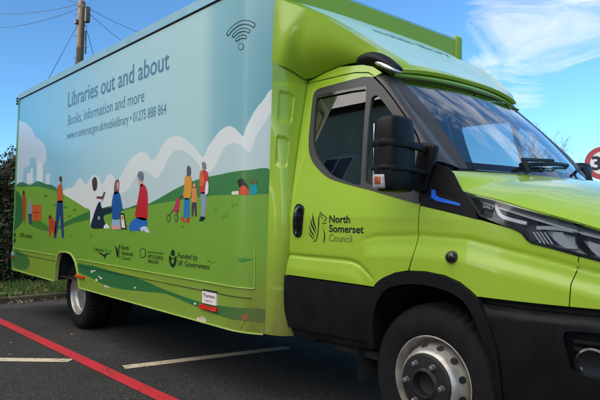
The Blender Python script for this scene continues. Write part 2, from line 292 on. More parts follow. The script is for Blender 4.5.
# printed picture: (colour, layer, smooth, outline in metres on the side wall)
ART = [('e3e7e6',1,1,[(-1.247,2.023),(-1.318,1.982),(-1.368,1.92),(-1.425,1.82),(-1.448,1.77),(-1.513,1.821),(-1.593,1.85),(-1.701,1.828),(-1.786,1.774),(-1.849,1.73),(-1.913,1.664),(-2.01,1.729),(-2.126,1.798),(-2.276,1.85),(-2.431,1.841),(-2.543,1.78),(-2.608,1.721),(-2.693,1.694),(-2.784,1.75),(-2.895,1.775),(-3.026,1.751),(-3.162,1.69),(-3.24,1.624),(-3.363,1.549),(-3.476,1.617),(-3.588,1.604),(-3.7,1.533),(-3.8,1.613),(-3.95,1.62),(-4.1,1.547),(-4.266,1.614),(-4.457,1.528),(-4.663,1.513),(-4.845,1.441),(-4.817,1.069),(-2.704,1.165),(-1.253,1.353)]),('c3d6d8',2,1,[(-1.246,1.888),(-1.304,1.839),(-1.353,1.758),(-1.392,1.663),(-1.447,1.704),(-1.543,1.731),(-1.636,1.713),(-1.707,1.643),(-1.792,1.565),(-1.896,1.556),(-2.007,1.642),(-2.152,1.718),(-2.287,1.744),(-2.409,1.699),(-2.502,1.603),(-2.617,1.544),(-2.759,1.6),(-2.887,1.615),(-3.016,1.544),(-3.13,1.461),(-3.292,1.412),(-3.325,1.243),(-1.253,1.353)]),('cbdcee',1,1,[(-6.64,2.397),(-6.348,2.436),(-5.974,2.324),(-5.746,2.177),(-5.475,2.091),(-5.359,1.999),(-5.313,1.867),(-5.259,1.633),(-5.285,1.518),(-6.605,1.553)]),('9ccbe0',2,0,[(-6.205,1.824),(-5.957,1.847),(-5.964,1.935),(-5.725,1.931),(-5.718,1.845),(-5.415,1.803),(-5.349,1.87),(-5.206,1.837),(-5.128,1.718),(-4.991,1.667),(-4.981,1.532),(-6.269,1.57)]),('dfe9ee',3,0,[(-6.072,1.753),(-5.907,1.745),(-5.913,1.807),(-5.832,1.803),(-5.816,1.618),(-6.06,1.614)]),('e4edf0',3,0,[(-5.678,1.831),(-5.569,1.884),(-5.453,1.817),(-5.435,1.604),(-5.66,1.612)]),('d8e5ec',3,0,[(-5.335,1.694),(-5.196,1.71),(-5.186,1.584),(-5.326,1.589)]),('3f7d55',4,1,[(-6.609,1.593),(-6.276,1.647),(-5.935,1.597),(-5.624,1.635),(-5.326,1.589),(-5.049,1.557),(-4.976,1.465),(-6.597,1.473)]),('7aa83a',5,1,[(-6.614,1.553),(-6.269,1.579),(-5.933,1.579),(-5.618,1.568),(-5.269,1.535),(-4.847,1.479),(-4.463,1.397),(-4.111,1.312),(-3.953,1.268),(-3.941,1.073),(-6.574,0.997)]),('3c7a3c',6,1,[(-4.883,1.09),(-4.708,1.147),(-4.351,1.215),(-3.992,1.273),(-3.734,1.297),(-3.46,1.324),(-3.203,1.296),(-2.892,1.329),(-2.886,1.187),(-4.878,1.024)]),('3f8043',4,1,[(-2.782,1.32),(-2.543,1.382),(-2.336,1.437),(-2.157,1.477),(-1.993,1.504),(-1.842,1.519),(-1.691,1.529),(-1.516,1.541),(-1.39,1.546),(-1.255,1.539),(-1.252,1.315),(-2.779,1.254)]),('77a538',7,0,[(-6.582,1.076),(-5.501,1.063),(-4.818,1.08),(-4.375,1.153),(-3.924,1.2),(-3.5,1.246),(-3.063,1.3),(-2.711,1.326),(-2.333,1.356),(-1.988,1.379),(-1.749,1.387),(-1.465,1.39),(-1.253,1.39),(-1.27,0.786),(-4.27,0.786),(-4.376,0.792),(-4.4,0.805),(-4.423,0.817),(-4.446,0.826),(-4.471,0.833),(-4.5,0.838),(-4.537,0.841),(-4.579,0.843),(-4.621,0.843),(-4.66,0.842),(-4.694,0.841),(-4.725,0.841),(-4.754,0.838),(-4.78,0.832),(-4.803,0.824),(-4.824,0.813),(-4.843,0.799),(-4.88,0.786),(-6.58,0.786)]),('2f6f3b',8,1,[(-6.621,1.474),(-6.488,1.537),(-6.303,1.468),(-6.161,1.338),(-6.15,1.211),(-6.27,1.108),(-6.584,1.049)]),('4f8436',8,1,[(-5.896,1.152),(-5.585,1.168),(-5.218,1.104),(-5.077,1.051),(-5.427,1.053),(-5.81,1.092)]),('4a7f32',8,0,[(-5.259,1.448),(-5.274,1.439),(-5.314,1.436),(-5.355,1.44),(-5.372,1.451),(-5.356,1.46),(-5.316,1.463),(-5.276,1.459)]),('4a7f32',8,0,[(-4.947,1.343),(-4.961,1.333),(-4.998,1.33),(-5.036,1.334),(-5.052,1.343),(-5.037,1.353),(-5.0,1.357),(-4.963,1.352)]),('4a7f32',8,0,[(-4.601,1.319),(-4.615,1.31),(-4.649,1.307),(-4.684,1.31),(-4.699,1.32),(-4.685,1.329),(-4.651,1.332),(-4.616,1.328)]),('4a7f32',8,0,[(-4.338,1.287),(-4.351,1.279),(-4.383,1.275),(-4.415,1.279),(-4.429,1.287),(-4.416,1.296),(-4.384,1.3),(-4.352,1.296)]),('4a7f32',8,0,[(-4.477,1.225),(-4.49,1.216),(-4.523,1.212),(-4.556,1.215),(-4.571,1.224),(-4.558,1.233),(-4.525,1.237),(-4.491,1.233)]),('86a63a',7,0,[(-1.27,0.786),(-4.285,0.786),(-4.353,0.776),(-4.331,0.758),(-4.31,0.735),(-4.289,0.705),(-4.269,0.669),(-4.25,0.632),(-4.235,0.6),(-4.224,0.571),(-4.215,0.544),(-4.209,0.521),(-4.205,0.505),(-4.205,0.505),(-1.27,0.505)]),('86a63a',7,0,[(-4.872,0.786),(-4.876,0.756),(-4.891,0.726),(-4.904,0.694),(-4.915,0.66),(-4.925,0.62),(-4.933,0.575),(-4.94,0.534),(-4.945,0.505),(-6.59,0.505),(-6.58,0.786)]),('23713f',8,1,[(-4.25,0.746),(-4.049,0.748),(-3.822,0.751),(-3.417,0.734),(-3.054,0.724),(-2.727,0.703),(-2.513,0.679),(-2.26,0.658),(-2.055,0.646),(-1.852,0.638),(-1.664,0.644),(-1.471,0.654),(-1.375,0.66),(-1.282,0.659),(-1.284,0.579),(-1.374,0.578),(-1.465,0.575),(-1.555,0.573),(-1.774,0.583),(-1.998,0.603),(-2.259,0.63),(-2.43,0.641),(-2.645,0.628),(-2.881,0.614),(-3.228,0.593),(-3.599,0.596),(-3.902,0.632),(-4.189,0.654),(-4.231,0.671)]),('3f7a3a',8,1,[(-6.574,0.759),(-6.193,0.748),(-5.938,0.706),(-5.85,0.626),(-6.046,0.538),(-6.568,0.549)]),('8fae3a',9,1,[(-3.704,0.788),(-3.43,0.78),(-2.959,0.76),(-2.685,0.742),(-2.434,0.737),(-2.433,0.706),(-2.684,0.718),(-3.054,0.731),(-3.428,0.744)]),('e6ead8',10,0,[(-3.848,0.696),(-3.855,0.688),(-3.874,0.682),(-3.896,0.682),(-3.911,0.687),(-3.911,0.696),(-3.897,0.703),(-3.876,0.707),(-3.856,0.704)]),('e6ead8',10,0,[(-3.798,0.708),(-3.803,0.702),(-3.815,0.698),(-3.83,0.698),(-3.84,0.702),(-3.84,0.708),(-3.831,0.713),(-3.816,0.715),(-3.803,0.713)]),('e6ead8',10,0,[(-3.735,0.625),(-3.742,0.617),(-3.76,0.611),(-3.781,0.611),(-3.795,0.616),(-3.796,0.624),(-3.782,0.632),(-3.761,0.635),(-3.743,0.633)]),('e6ead8',10,0,[(-3.633,0.652),(-3.639,0.644),(-3.655,0.639),(-3.674,0.638),(-3.687,0.643),(-3.687,0.651),(-3.675,0.657),(-3.656,0.66),(-3.64,0.658)]),('e6ead8',10,0,[(-3.687,0.662),(-3.691,0.656),(-3.702,0.653),(-3.715,0.653),(-3.724,0.656),(-3.724,0.661),(-3.716,0.666),(-3.703,0.668),(-3.692,0.666)]),('e6ead8',10,0,[(-3.526,0.59),(-3.532,0.582),(-3.548,0.577),(-3.566,0.576),(-3.579,0.581),(-3.579,0.588),(-3.567,0.595),(-3.549,0.598),(-3.533,0.596)]),('e6ead8',10,0,[(-3.477,0.586),(-3.482,0.579),(-3.495,0.575),(-3.51,0.574),(-3.52,0.578),(-3.52,0.584),(-3.51,0.59),(-3.496,0.593),(-3.482,0.591)]),('cfe0cf',10,0,[(-2.925,0.636),(-2.929,0.63),(-2.94,0.626),(-2.953,0.626),(-2.961,0.63),(-2.962,0.635),(-2.953,0.641),(-2.941,0.643),(-2.93,0.641)]),('dfe8df',10,0,[(-1.961,0.621),(-1.964,0.615),(-1.974,0.611),(-1.985,0.611),(-1.992,0.614),(-1.992,0.62),(-1.985,0.625),(-1.974,0.628),(-1.965,0.626)]),('c23b4c',10,0,[(-1.384,0.601),(-1.389,0.588),(-1.402,0.58),(-1.417,0.581),(-1.428,0.59),(-1.428,0.604),(-1.418,0.615),(-1.402,0.619),(-1.389,0.614)]),('e3c8c4',10,1,[(-1.947,0.507),(-1.928,0.531),(-1.901,0.527),(-1.889,0.547),(-1.862,0.536),(-1.836,0.537),(-1.829,0.51)]),('556b2b',10,0,[(-1.409,0.578),(-1.403,0.579),(-1.435,0.521),(-1.442,0.52)]),('4d8a2c',8,0,[(-1.542,1.307),(-1.533,1.34),(-1.529,1.31)]),('4d8a2c',8,0,[(-1.531,1.307),(-1.507,1.33),(-1.52,1.307)]),('4d8a2c',8,0,[(-1.5,1.314),(-1.493,1.346),(-1.489,1.316)]),('4d8a2c',8,0,[(-1.491,1.314),(-1.47,1.336),(-1.482,1.314)]),('4d8a2c',8,0,[(-1.658,1.227),(-1.648,1.26),(-1.643,1.229)]),('4d8a2c',8,0,[(-1.646,1.227),(-1.618,1.251),(-1.634,1.227)]),('4d8a2c',8,0,[(-1.61,1.241),(-1.601,1.274),(-1.596,1.243)]),('4d8a2c',8,0,[(-1.598,1.241),(-1.571,1.264),(-1.587,1.241)]),('4d8a2c',8,0,[(-3.318,1.1),(-3.301,1.145),(-3.293,1.104)]),('4d8a2c',8,0,[(-3.297,1.1),(-3.248,1.133),(-3.276,1.101)]),('4d8a2c',8,0,[(-3.072,1.089),(-3.057,1.133),(-3.049,1.094)]),('4d8a2c',8,0,[(-3.053,1.09),(-3.007,1.121),(-3.033,1.091)]),('4d8a2c',8,0,[(-4.508,0.994),(-4.485,1.047),(-4.473,0.999)]),('4d8a2c',8,0,[(-4.479,0.995),(-4.412,1.033),(-4.45,0.996)]),('4d8a2c',8,0,[(-3.963,1.014),(-3.943,1.063),(-3.933,1.019)]),('4d8a2c',8,0,[(-3.938,1.015),(-3.88,1.05),(-3.913,1.015)]),('4d8a2c',8,0,[(-1.745,1.274),(-1.735,1.308),(-1.73,1.276)]),('4d8a2c',8,0,[(-1.733,1.274),(-1.704,1.298),(-1.72,1.274)]),('4d8a2c',8,0,[(-2.189,1.153),(-2.177,1.191),(-2.172,1.157)]),('4d8a2c',8,0,[(-2.175,1.154),(-2.141,1.18),(-2.16,1.154)]),('e3e7e6',8,1,[(-3.917,1.492),(-3.817,1.484),(-3.772,1.459),(-3.729,1.42),(-3.645,1.394),(-3.737,1.354),(-3.818,1.287),(-3.886,1.152),(-3.945,1.131),(-3.966,1.307),(-3.958,1.424)]),('4b2f2b',9,1,[(-3.925,1.586),(-3.879,1.607),(-3.829,1.595),(-3.809,1.547),(-3.82,1.494),(-3.846,1.471),(-3.891,1.477),(-3.915,1.506),(-3.933,1.551)]),('6b4442',9,0,[(-3.819,1.399),(-3.661,1.385),(-3.609,1.455),(-3.64,1.46),(-3.674,1.415),(-3.801,1.418)]),('1c2a3c',9,1,[(-3.731,1.366),(-3.67,1.304),(-3.483,1.309),(-3.446,1.269),(-3.627,1.239),(-3.6,1.166),(-3.511,1.128),(-3.919,1.112),(-3.885,1.22),(-3.796,1.329)]),('e9ecee',10,0,[(-3.617,1.143),(-3.552,1.163),(-3.48,1.121),(-3.624,1.114)]),('8aa0a8',10,0,[(-3.71,1.212),(-3.718,1.197),(-3.739,1.191),(-3.762,1.196),(-3.772,1.211),(-3.764,1.226),(-3.742,1.232),(-3.72,1.226)]),('8e4f57',9,1,[(-3.399,1.532),(-3.364,1.562),(-3.316,1.552),(-3.309,1.502),(-3.329,1.44),(-3.4,1.432),(-3.412,1.487)]),('d5a595',10,1,[(-3.35,1.537),(-3.313,1.529),(-3.311,1.486),(-3.342,1.473),(-3.356,1.503)]),('1f5aa3',9,1,[(-3.422,1.437),(-3.358,1.454),(-3.298,1.442),(-3.259,1.376),(-3.223,1.287),(-3.264,1.274),(-3.275,1.21),(-3.431,1.208),(-3.439,1.26),(-3.46,1.324)]),('93b9d8',9,0,[(-3.431,1.208),(-3.277,1.21),(-3.257,1.146),(-3.456,1.136)]),('dba39b',10,0,[(-3.452,1.145),(-3.258,1.151),(-3.245,1.118),(-3.439,1.111)]),('22262b',10,0,[(-3.278,1.261),(-3.187,1.258),(-3.121,1.116),(-3.243,1.118)]),('e8e2d6',11,0,[(-3.256,1.243),(-3.2,1.242),(-3.154,1.13),(-3.232,1.132)]),('d58a3a',12,0,[(-3.245,1.236),(-3.204,1.235),(-3.192,1.203),(-3.235,1.204)]),('6c7681',10,1,[(-2.942,1.583),(-2.913,1.611),(-2.857,1.606),(-2.83,1.575),(-2.85,1.529),(-2.893,1.539),(-2.922,1.561)]),('d9ad9b',9,1,[(-2.938,1.578),(-2.893,1.573),(-2.854,1.538),(-2.848,1.487),(-2.907,1.489),(-2.928,1.524),(-2.942,1.55)]),('c4222e',9,1,[(-2.882,1.5),(-2.808,1.493),(-2.759,1.435),(-2.743,1.32),(-2.752,1.21),(-2.875,1.208),(-2.971,1.236),(-2.951,1.304),(-2.911,1.414)]),('2b6fc0',9,1,[(-2.913,1.225),(-2.759,1.214),(-2.75,1.156),(-2.809,1.118),(-3.054,1.112),(-3.082,1.136),(-3.038,1.189)]),('cfd9e6',10,0,[(-2.874,1.137),(-2.793,1.155),(-2.738,1.145),(-2.696,1.106),(-2.754,1.101),(-2.809,1.125),(-2.836,1.105)]),('575c66',10,1,[(-2.126,1.598),(-2.1,1.614),(-2.075,1.595),(-2.071,1.558),(-2.088,1.537),(-2.122,1.542)]),('dc9a2e',9,1,[(-2.145,1.539),(-2.076,1.539),(-2.053,1.491),(-2.055,1.426),(-2.076,1.372),(-2.159,1.373),(-2.16,1.466)]),('c98a6a',10,0,[(-2.155,1.495),(-2.167,1.421),(-2.187,1.399),(-2.169,1.396),(-2.147,1.428)]),('2d77bd',9,0,[(-2.158,1.375),(-2.076,1.374),(-2.072,1.229),(-2.111,1.229),(-2.117,1.332),(-2.122,1.228),(-2.163,1.228)]),('c5412f',10,0,[(-2.204,1.235),(-2.178,1.235),(-2.133,1.202),(-2.153,1.194),(-2.194,1.213)]),('c5412f',10,0,[(-2.119,1.231),(-2.071,1.232),(-2.075,1.195),(-2.13,1.196)]),('d79a74',10,0,[(-1.996,1.465),(-2.0,1.456),(-2.012,1.451),(-2.026,1.453),(-2.036,1.461),(-2.036,1.472),(-2.027,1.48),(-2.013,1.481),(-2.001,1.475)]),('d98f57',9,0,[(-2.05,1.448),(-1.987,1.446),(-1.973,1.381),(-1.983,1.341),(-2.05,1.342)]),('4b3f45',9,0,[(-2.047,1.343),(-1.983,1.343),(-1.974,1.241),(-1.999,1.241),(-2.011,1.316),(-2.026,1.24),(-2.049,1.24)]),('7a7f88',10,1,[(-1.919,1.618),(-1.896,1.629),(-1.868,1.612),(-1.868,1.579),(-1.897,1.578),(-1.911,1.596)]),('dcae98',9,0,[(-1.92,1.6),(-1.892,1.589),(-1.883,1.559),(-1.915,1.56)]),('cc3543',9,1,[(-1.942,1.555),(-1.883,1.567),(-1.841,1.547),(-1.833,1.469),(-1.857,1.408),(-1.931,1.41),(-1.947,1.487)]),('e5e7ea',10,1,[(-1.857,1.484),(-1.828,1.476),(-1.831,1.406),(-1.87,1.403)]),('d8793f',11,0,[(-1.899,1.554),(-1.903,1.545),(-1.916,1.541),(-1.93,1.543),(-1.94,1.551),(-1.94,1.561),(-1.931,1.568),(-1.917,1.569),(-1.904,1.563)]),('d96b35',11,1,[(-1.944,1.537),(-1.893,1.535),(-1.88,1.471),(-1.933,1.458)]),('949cb5',9,0,[(-1.931,1.413),(-1.852,1.411),(-1.852,1.322),(-1.868,1.235),(-1.92,1.234),(-1.915,1.33)]),('23242a',10,0,[(-1.925,1.24),(-1.88,1.242),(-1.854,1.231),(-1.898,1.207),(-1.943,1.209)]),('c2325a',9,1,[(-2.266,1.369),(-2.224,1.377),(-2.225,1.317),(-2.244,1.272),(-2.311,1.278),(-2.295,1.325)]),('2a2c33',9,0,[(-2.36,1.223),(-2.364,1.207),(-2.374,1.195),(-2.389,1.19),(-2.404,1.194),(-2.416,1.206),(-2.42,1.222),(-2.417,1.239),(-2.406,1.25),(-2.392,1.255),(-2.376,1.251),(-2.365,1.239)]),('77a538',10,0,[(-2.371,1.223),(-2.373,1.21),(-2.38,1.201),(-2.389,1.198),(-2.399,1.201),(-2.406,1.21),(-2.409,1.222),(-2.407,1.235),(-2.401,1.244),(-2.391,1.247),(-2.382,1.244),(-2.374,1.235)]),('2a2c33',9,0,[(-2.241,1.227),(-2.244,1.211),(-2.254,1.2),(-2.268,1.195),(-2.283,1.199),(-2.294,1.211),(-2.299,1.227),(-2.295,1.243),(-2.285,1.254),(-2.271,1.259),(-2.256,1.254),(-2.245,1.243)]),('77a538',10,0,[(-2.252,1.227),(-2.254,1.215),(-2.26,1.206),(-2.269,1.203),(-2.278,1.206),(-2.285,1.215),(-2.288,1.227),(-2.286,1.239),(-2.28,1.248),(-2.271,1.251),(-2.261,1.248),(-2.254,1.239)]),('33363c',9,0,[(-2.315,1.295),(-2.303,1.292),(-2.375,1.241),(-2.385,1.244)]),('33363c',9,0,[(-2.254,1.287),(-2.242,1.287),(-2.264,1.234),(-2.273,1.234)]),('33363c',9,0,[(-2.227,1.374),(-2.175,1.409),(-2.169,1.405),(-2.218,1.37)]),('141316',9,1,[(-1.483,1.477),(-1.462,1.492),(-1.437,1.486),(-1.418,1.462),(-1.403,1.432),(-1.433,1.426),(-1.466,1.435),(-1.48,1.457)]),('d5481f',10,1,[(-1.458,1.437),(-1.433,1.446),(-1.41,1.434),(-1.393,1.391),(-1.487,1.391),(-1.464,1.411)]),('e6e3da',11,0,[(-1.543,1.409),(-1.476,1.412),(-1.472,1.389),(-1.535,1.388)]),('1f97a6',9,1,[(-1.392,1.391),(-1.381,1.436),(-1.375,1.46),(-1.361,1.442),(-1.348,1.464),(-1.339,1.429),(-1.339,1.391)]),('8b4a33',10,0,[(-1.381,1.458),(-1.383,1.484),(-1.368,1.477),(-1.369,1.455)]),('8b4a33',10,0,[(-1.355,1.461),(-1.351,1.486),(-1.339,1.478),(-1.343,1.457)]),('c5602f',10,1,[(-4.922,1.531),(-4.842,1.572),(-4.783,1.549),(-4.74,1.385),(-4.904,1.38)]),('5a3a35',11,0,[(-4.786,1.626),(-4.794,1.605),(-4.817,1.595),(-4.845,1.6),(-4.865,1.618),(-4.866,1.641),(-4.849,1.657),(-4.822,1.66),(-4.797,1.648)]),('c98d72',11,0,[(-4.857,1.606),(-4.793,1.603),(-4.79,1.56),(-4.847,1.562)]),('24407a',10,0,[(-4.918,1.387),(-4.744,1.391),(-4.675,0.99),(-4.736,0.985),(-4.818,1.244),(-4.92,0.978),(-4.985,0.976)]),('b9472b',10,0,[(-5.185,1.219),(-5.125,1.235),(-5.02,1.176),(-4.933,1.155),(-4.931,1.044),(-4.992,0.987),(-5.044,1.063),(-5.138,0.97),(-5.166,1.06)]),('2b2a2e',11,0,[(-5.113,1.208),(-5.121,1.194),(-5.145,1.188),(-5.17,1.193),(-5.181,1.208),(-5.172,1.222),(-5.148,1.228),(-5.124,1.223)]),('cf5f2d',9,0,[(-5.825,1.349),(-5.481,1.351),(-5.45,1.158),(-5.777,1.158)]),('a8471f',10,0,[(-5.786,1.263),(-5.466,1.264),(-5.465,1.252),(-5.785,1.251)]),('a8471f',10,0,[(-5.645,1.347),(-5.623,1.347),(-5.599,1.158),(-5.622,1.158)]),('a4502c',9,1,[(-6.233,1.466),(-6.133,1.49),(-6.067,1.413),(-6.069,1.25),(-6.115,1.111),(-6.206,1.262)]),('3a2a26',10,0,[(-6.134,1.508),(-6.145,1.486),(-6.174,1.478),(-6.205,1.488),(-6.22,1.51),(-6.209,1.531),(-6.18,1.539),(-6.149,1.529)]),('8d97a0',10,1,[(-5.962,1.349),(-5.876,1.386),(-5.808,1.336),(-5.815,1.238),(-5.952,1.238)]),('c29f8f',11,0,[(-5.854,1.405),(-5.864,1.388),(-5.892,1.381),(-5.921,1.389),(-5.934,1.406),(-5.924,1.424),(-5.896,1.431),(-5.867,1.423)]),('3b4e66',10,0,[(-5.952,1.238),(-5.815,1.238),(-5.812,1.11),(-5.925,1.114)]),('4b8a2e',9,1,[(-1.85,0.946),(-1.818,0.933),(-1.798,0.941),(-1.773,0.947),(-1.797,0.929),(-1.82,0.926)]),('4b8a2e',9,1,[(-1.798,0.939),(-1.767,0.926),(-1.747,0.934),(-1.722,0.94),(-1.747,0.922),(-1.769,0.919)]),('4b8a2e',9,1,[(-1.465,0.983),(-1.445,0.97),(-1.432,0.977),(-1.417,0.982),(-1.432,0.966),(-1.446,0.964)]),('3f8a34',10,1,[(-1.493,0.984),(-1.448,0.964),(-1.394,0.977),(-1.36,0.971),(-1.401,0.961),(-1.448,0.951)]),('16301c',10,1,[(-3.748,0.885),(-3.663,0.886),(-3.611,0.872),(-3.561,0.886),(-3.467,0.89),(-3.547,0.872),(-3.581,0.835),(-3.624,0.859)]),('16301c',10,0,[(-3.369,0.969),(-3.36,0.971),(-3.339,0.929),(-3.297,0.864),(-3.314,0.868)]),('16301c',10,0,[(-3.347,0.961),(-3.338,0.963),(-3.321,0.92),(-3.297,0.864),(-3.314,0.868)]),('16301c',10,0,[(-3.325,0.953),(-3.317,0.955),(-3.304,0.91),(-3.297,0.864),(-3.314,0.868)]),('16301c',10,0,[(-3.303,0.945),(-3.295,0.948),(-3.286,0.9),(-3.297,0.864),(-3.314,0.868)]),('16301c',10,0,[(-3.283,0.959),(-3.266,0.986),(-3.244,0.964),(-3.268,0.956),(-3.261,0.858),(-3.269,0.857)]),('16301c',10,0,[(-2.754,0.936),(-2.757,0.92),(-2.769,0.906),(-2.787,0.896),(-2.809,0.891),(-2.832,0.893),(-2.851,0.901),(-2.864,0.913),(-2.87,0.929),(-2.866,0.945),(-2.854,0.959),(-2.835,0.969),(-2.813,0.973),(-2.791,0.971),(-2.772,0.964),(-2.759,0.951)]),('77a538',11,0,[(-2.766,0.935),(-2.769,0.922),(-2.778,0.91),(-2.792,0.902),(-2.81,0.898),(-2.827,0.899),(-2.842,0.906),(-2.853,0.917),(-2.857,0.93),(-2.854,0.943),(-2.845,0.955),(-2.83,0.963),(-2.813,0.967),(-2.795,0.965),(-2.78,0.958),(-2.77,0.948)]),('16301c',10,1,[(-2.363,0.942),(-2.331,0.925),(-2.291,0.925),(-2.256,0.941),(-2.254,0.904),(-2.277,0.865),(-2.307,0.85),(-2.345,0.867),(-2.368,0.901)]),('16301c',10,1,[(-2.342,0.947),(-2.333,0.975),(-2.312,0.986),(-2.287,0.976),(-2.28,0.947),(-2.31,0.938)]),('77a538',11,0,[(-2.328,0.914),(-2.288,0.915),(-2.293,0.882),(-2.327,0.882)]),('16301c',10,1,[(-6.616,0.942),(-6.527,0.985),(-6.461,0.961),(-6.548,0.918)]),('16301c',10,1,[(-6.611,0.89),(-6.492,0.913),(-6.471,0.882),(-6.577,0.838)]),('16301c',10,1,[(-6.634,1.035),(-6.534,1.056),(-6.512,1.019),(-6.602,0.996)]),('20404c',1,0,[(-1.435,2.431),(-1.44,2.433),(-1.445,2.436),(-1.45,2.437),(-1.455,2.439),(-1.46,2.44),(-1.466,2.441),(-1.472,2.441),(-1.478,2.441),(-1.484,2.441),(-1.49,2.44),(-1.496,2.439),(-1.502,2.438),(-1.508,2.436),(-1.514,2.434),(-1.52,2.431),(-1.526,2.429),(-1.532,2.423),(-1.534,2.416),(-1.531,2.409),(-1.524,2.404),(-1.516,2.402),(-1.508,2.404),(-1.504,2.406),(-1.5,2.408),(-1.496,2.409),(-1.493,2.41),(-1.489,2.411),(-1.485,2.412),(-1.481,2.412),(-1.477,2.413),(-1.473,2.413),(-1.469,2.412),(-1.466,2.412),(-1.462,2.411),(-1.459,2.41),(-1.455,2.409),(-1.452,2.408),(-1.449,2.406),(-1.442,2.404),(-1.435,2.406),(-1.431,2.412),(-1.429,2.419),(-1.43,2.426)]),('7fb3bf',2,0,[(-1.439,2.424),(-1.443,2.426),(-1.448,2.428),(-1.452,2.43),(-1.457,2.431),(-1.462,2.432),(-1.467,2.433),(-1.472,2.433),(-1.478,2.433),(-1.483,2.433),(-1.488,2.432),(-1.494,2.431),(-1.499,2.43),(-1.504,2.428),(-1.51,2.427),(-1.515,2.424),(-1.52,2.422),(-1.523,2.42),(-1.524,2.416),(-1.523,2.413),(-1.52,2.411),(-1.516,2.41),(-1.512,2.411),(-1.508,2.413),(-1.504,2.415),(-1.499,2.416),(-1.495,2.418),(-1.49,2.419),(-1.486,2.42),(-1.482,2.42),(-1.477,2.42),(-1.473,2.42),(-1.469,2.42),(-1.464,2.42),(-1.46,2.419),(-1.456,2.418),(-1.453,2.416),(-1.449,2.415),(-1.445,2.413),(-1.442,2.412),(-1.439,2.413),(-1.437,2.416),(-1.436,2.419),(-1.437,2.422)]),('20404c',1,0,[(-1.408,2.466),(-1.415,2.471),(-1.423,2.475),(-1.431,2.479),(-1.44,2.481),(-1.449,2.483),(-1.459,2.485),(-1.468,2.486),(-1.479,2.486),(-1.489,2.485),(-1.5,2.484),(-1.511,2.482),(-1.522,2.48),(-1.534,2.477),(-1.545,2.473),(-1.557,2.469),(-1.568,2.464),(-1.574,2.459),(-1.575,2.451),(-1.571,2.444),(-1.563,2.439),(-1.554,2.437),(-1.545,2.439),(-1.536,2.443),(-1.528,2.447),(-1.52,2.45),(-1.511,2.452),(-1.503,2.455),(-1.494,2.456),(-1.486,2.457),(-1.478,2.457),(-1.47,2.457),(-1.462,2.457),(-1.455,2.456),(-1.448,2.454),(-1.441,2.452),(-1.434,2.449),(-1.428,2.446),(-1.422,2.442),(-1.416,2.44),(-1.41,2.442),(-1.405,2.447),(-1.403,2.454),(-1.404,2.461)]),('7fb3bf',2,0,[(-1.413,2.46),(-1.419,2.464),(-1.427,2.468),(-1.434,2.471),(-1.442,2.474),(-1.451,2.476),(-1.46,2.477),(-1.469,2.478),(-1.478,2.478),(-1.488,2.478),(-1.498,2.476),(-1.508,2.475),(-1.519,2.472),(-1.529,2.47),(-1.54,2.466),(-1.55,2.462),(-1.56,2.458),(-1.563,2.455),(-1.564,2.452),(-1.562,2.449),(-1.558,2.446),(-1.554,2.446),(-1.55,2.447),(-1.541,2.451),(-1.532,2.454),(-1.523,2.458),(-1.514,2.46),(-1.505,2.462),(-1.496,2.464),(-1.487,2.465),(-1.478,2.465),(-1.47,2.465),(-1.462,2.465),(-1.454,2.463),(-1.446,2.462),(-1.439,2.459),(-1.432,2.456),(-1.425,2.453),(-1.419,2.449),(-1.416,2.448),(-1.413,2.449),(-1.411,2.451),(-1.41,2.454),(-1.411,2.458)]),('20404c',1,0,[(-1.372,2.5),(-1.383,2.509),(-1.394,2.516),(-1.406,2.523),(-1.42,2.528),(-1.434,2.532),(-1.45,2.535),(-1.466,2.537),(-1.483,2.537),(-1.501,2.536),(-1.52,2.534),(-1.54,2.53),(-1.561,2.526),(-1.581,2.52),(-1.6,2.513),(-1.618,2.504),(-1.635,2.494),(-1.641,2.487),(-1.641,2.478),(-1.635,2.47),(-1.625,2.465),(-1.613,2.464),(-1.603,2.468),(-1.589,2.476),(-1.575,2.483),(-1.559,2.489),(-1.543,2.494),(-1.527,2.498),(-1.511,2.501),(-1.496,2.503),(-1.482,2.504),(-1.468,2.504),(-1.454,2.503),(-1.442,2.5),(-1.43,2.497),(-1.418,2.493),(-1.408,2.487),(-1.398,2.481),(-1.389,2.473),(-1.383,2.47),(-1.376,2.472),(-1.371,2.477),(-1.368,2.485),(-1.368,2.493)]),('7fb3bf',2,0,[(-1.377,2.494),(-1.387,2.503),(-1.398,2.51),(-1.41,2.516),(-1.423,2.521),(-1.436,2.525),(-1.451,2.527),(-1.466,2.529),(-1.483,2.529),(-1.5,2.528),(-1.518,2.526),(-1.536,2.523),(-1.556,2.519),(-1.575,2.513),(-1.593,2.506),(-1.61,2.498),(-1.626,2.489),(-1.629,2.485),(-1.629,2.48),(-1.626,2.476),(-1.621,2.473),(-1.615,2.473),(-1.609,2.475),(-1.595,2.483),(-1.58,2.491),(-1.563,2.497),(-1.546,2.502),(-1.53,2.506),(-1.513,2.509),(-1.497,2.511),(-1.482,2.512),(-1.467,2.512),(-1.453,2.51),(-1.44,2.508),(-1.428,2.505),(-1.416,2.5),(-1.405,2.494),(-1.395,2.488),(-1.386,2.48),(-1.383,2.479),(-1.379,2.479),(-1.376,2.482),(-1.375,2.486),(-1.375,2.491)]),('20404c',1,0,[(-1.452,2.359),(-1.454,2.35),(-1.459,2.344),(-1.467,2.34),(-1.477,2.34),(-1.488,2.344),(-1.497,2.35),(-1.503,2.359),(-1.505,2.369),(-1.503,2.377),(-1.497,2.383),(-1.489,2.387),(-1.478,2.387),(-1.468,2.383),(-1.46,2.377),(-1.454,2.368)]),('7fb3bf',2,0,[(-1.458,2.36),(-1.46,2.353),(-1.464,2.348),(-1.47,2.345),(-1.477,2.345),(-1.485,2.347),(-1.492,2.353),(-1.497,2.36),(-1.498,2.367),(-1.497,2.374),(-1.493,2.379),(-1.486,2.382),(-1.478,2.382),(-1.471,2.379),(-1.464,2.374),(-1.46,2.367)])]
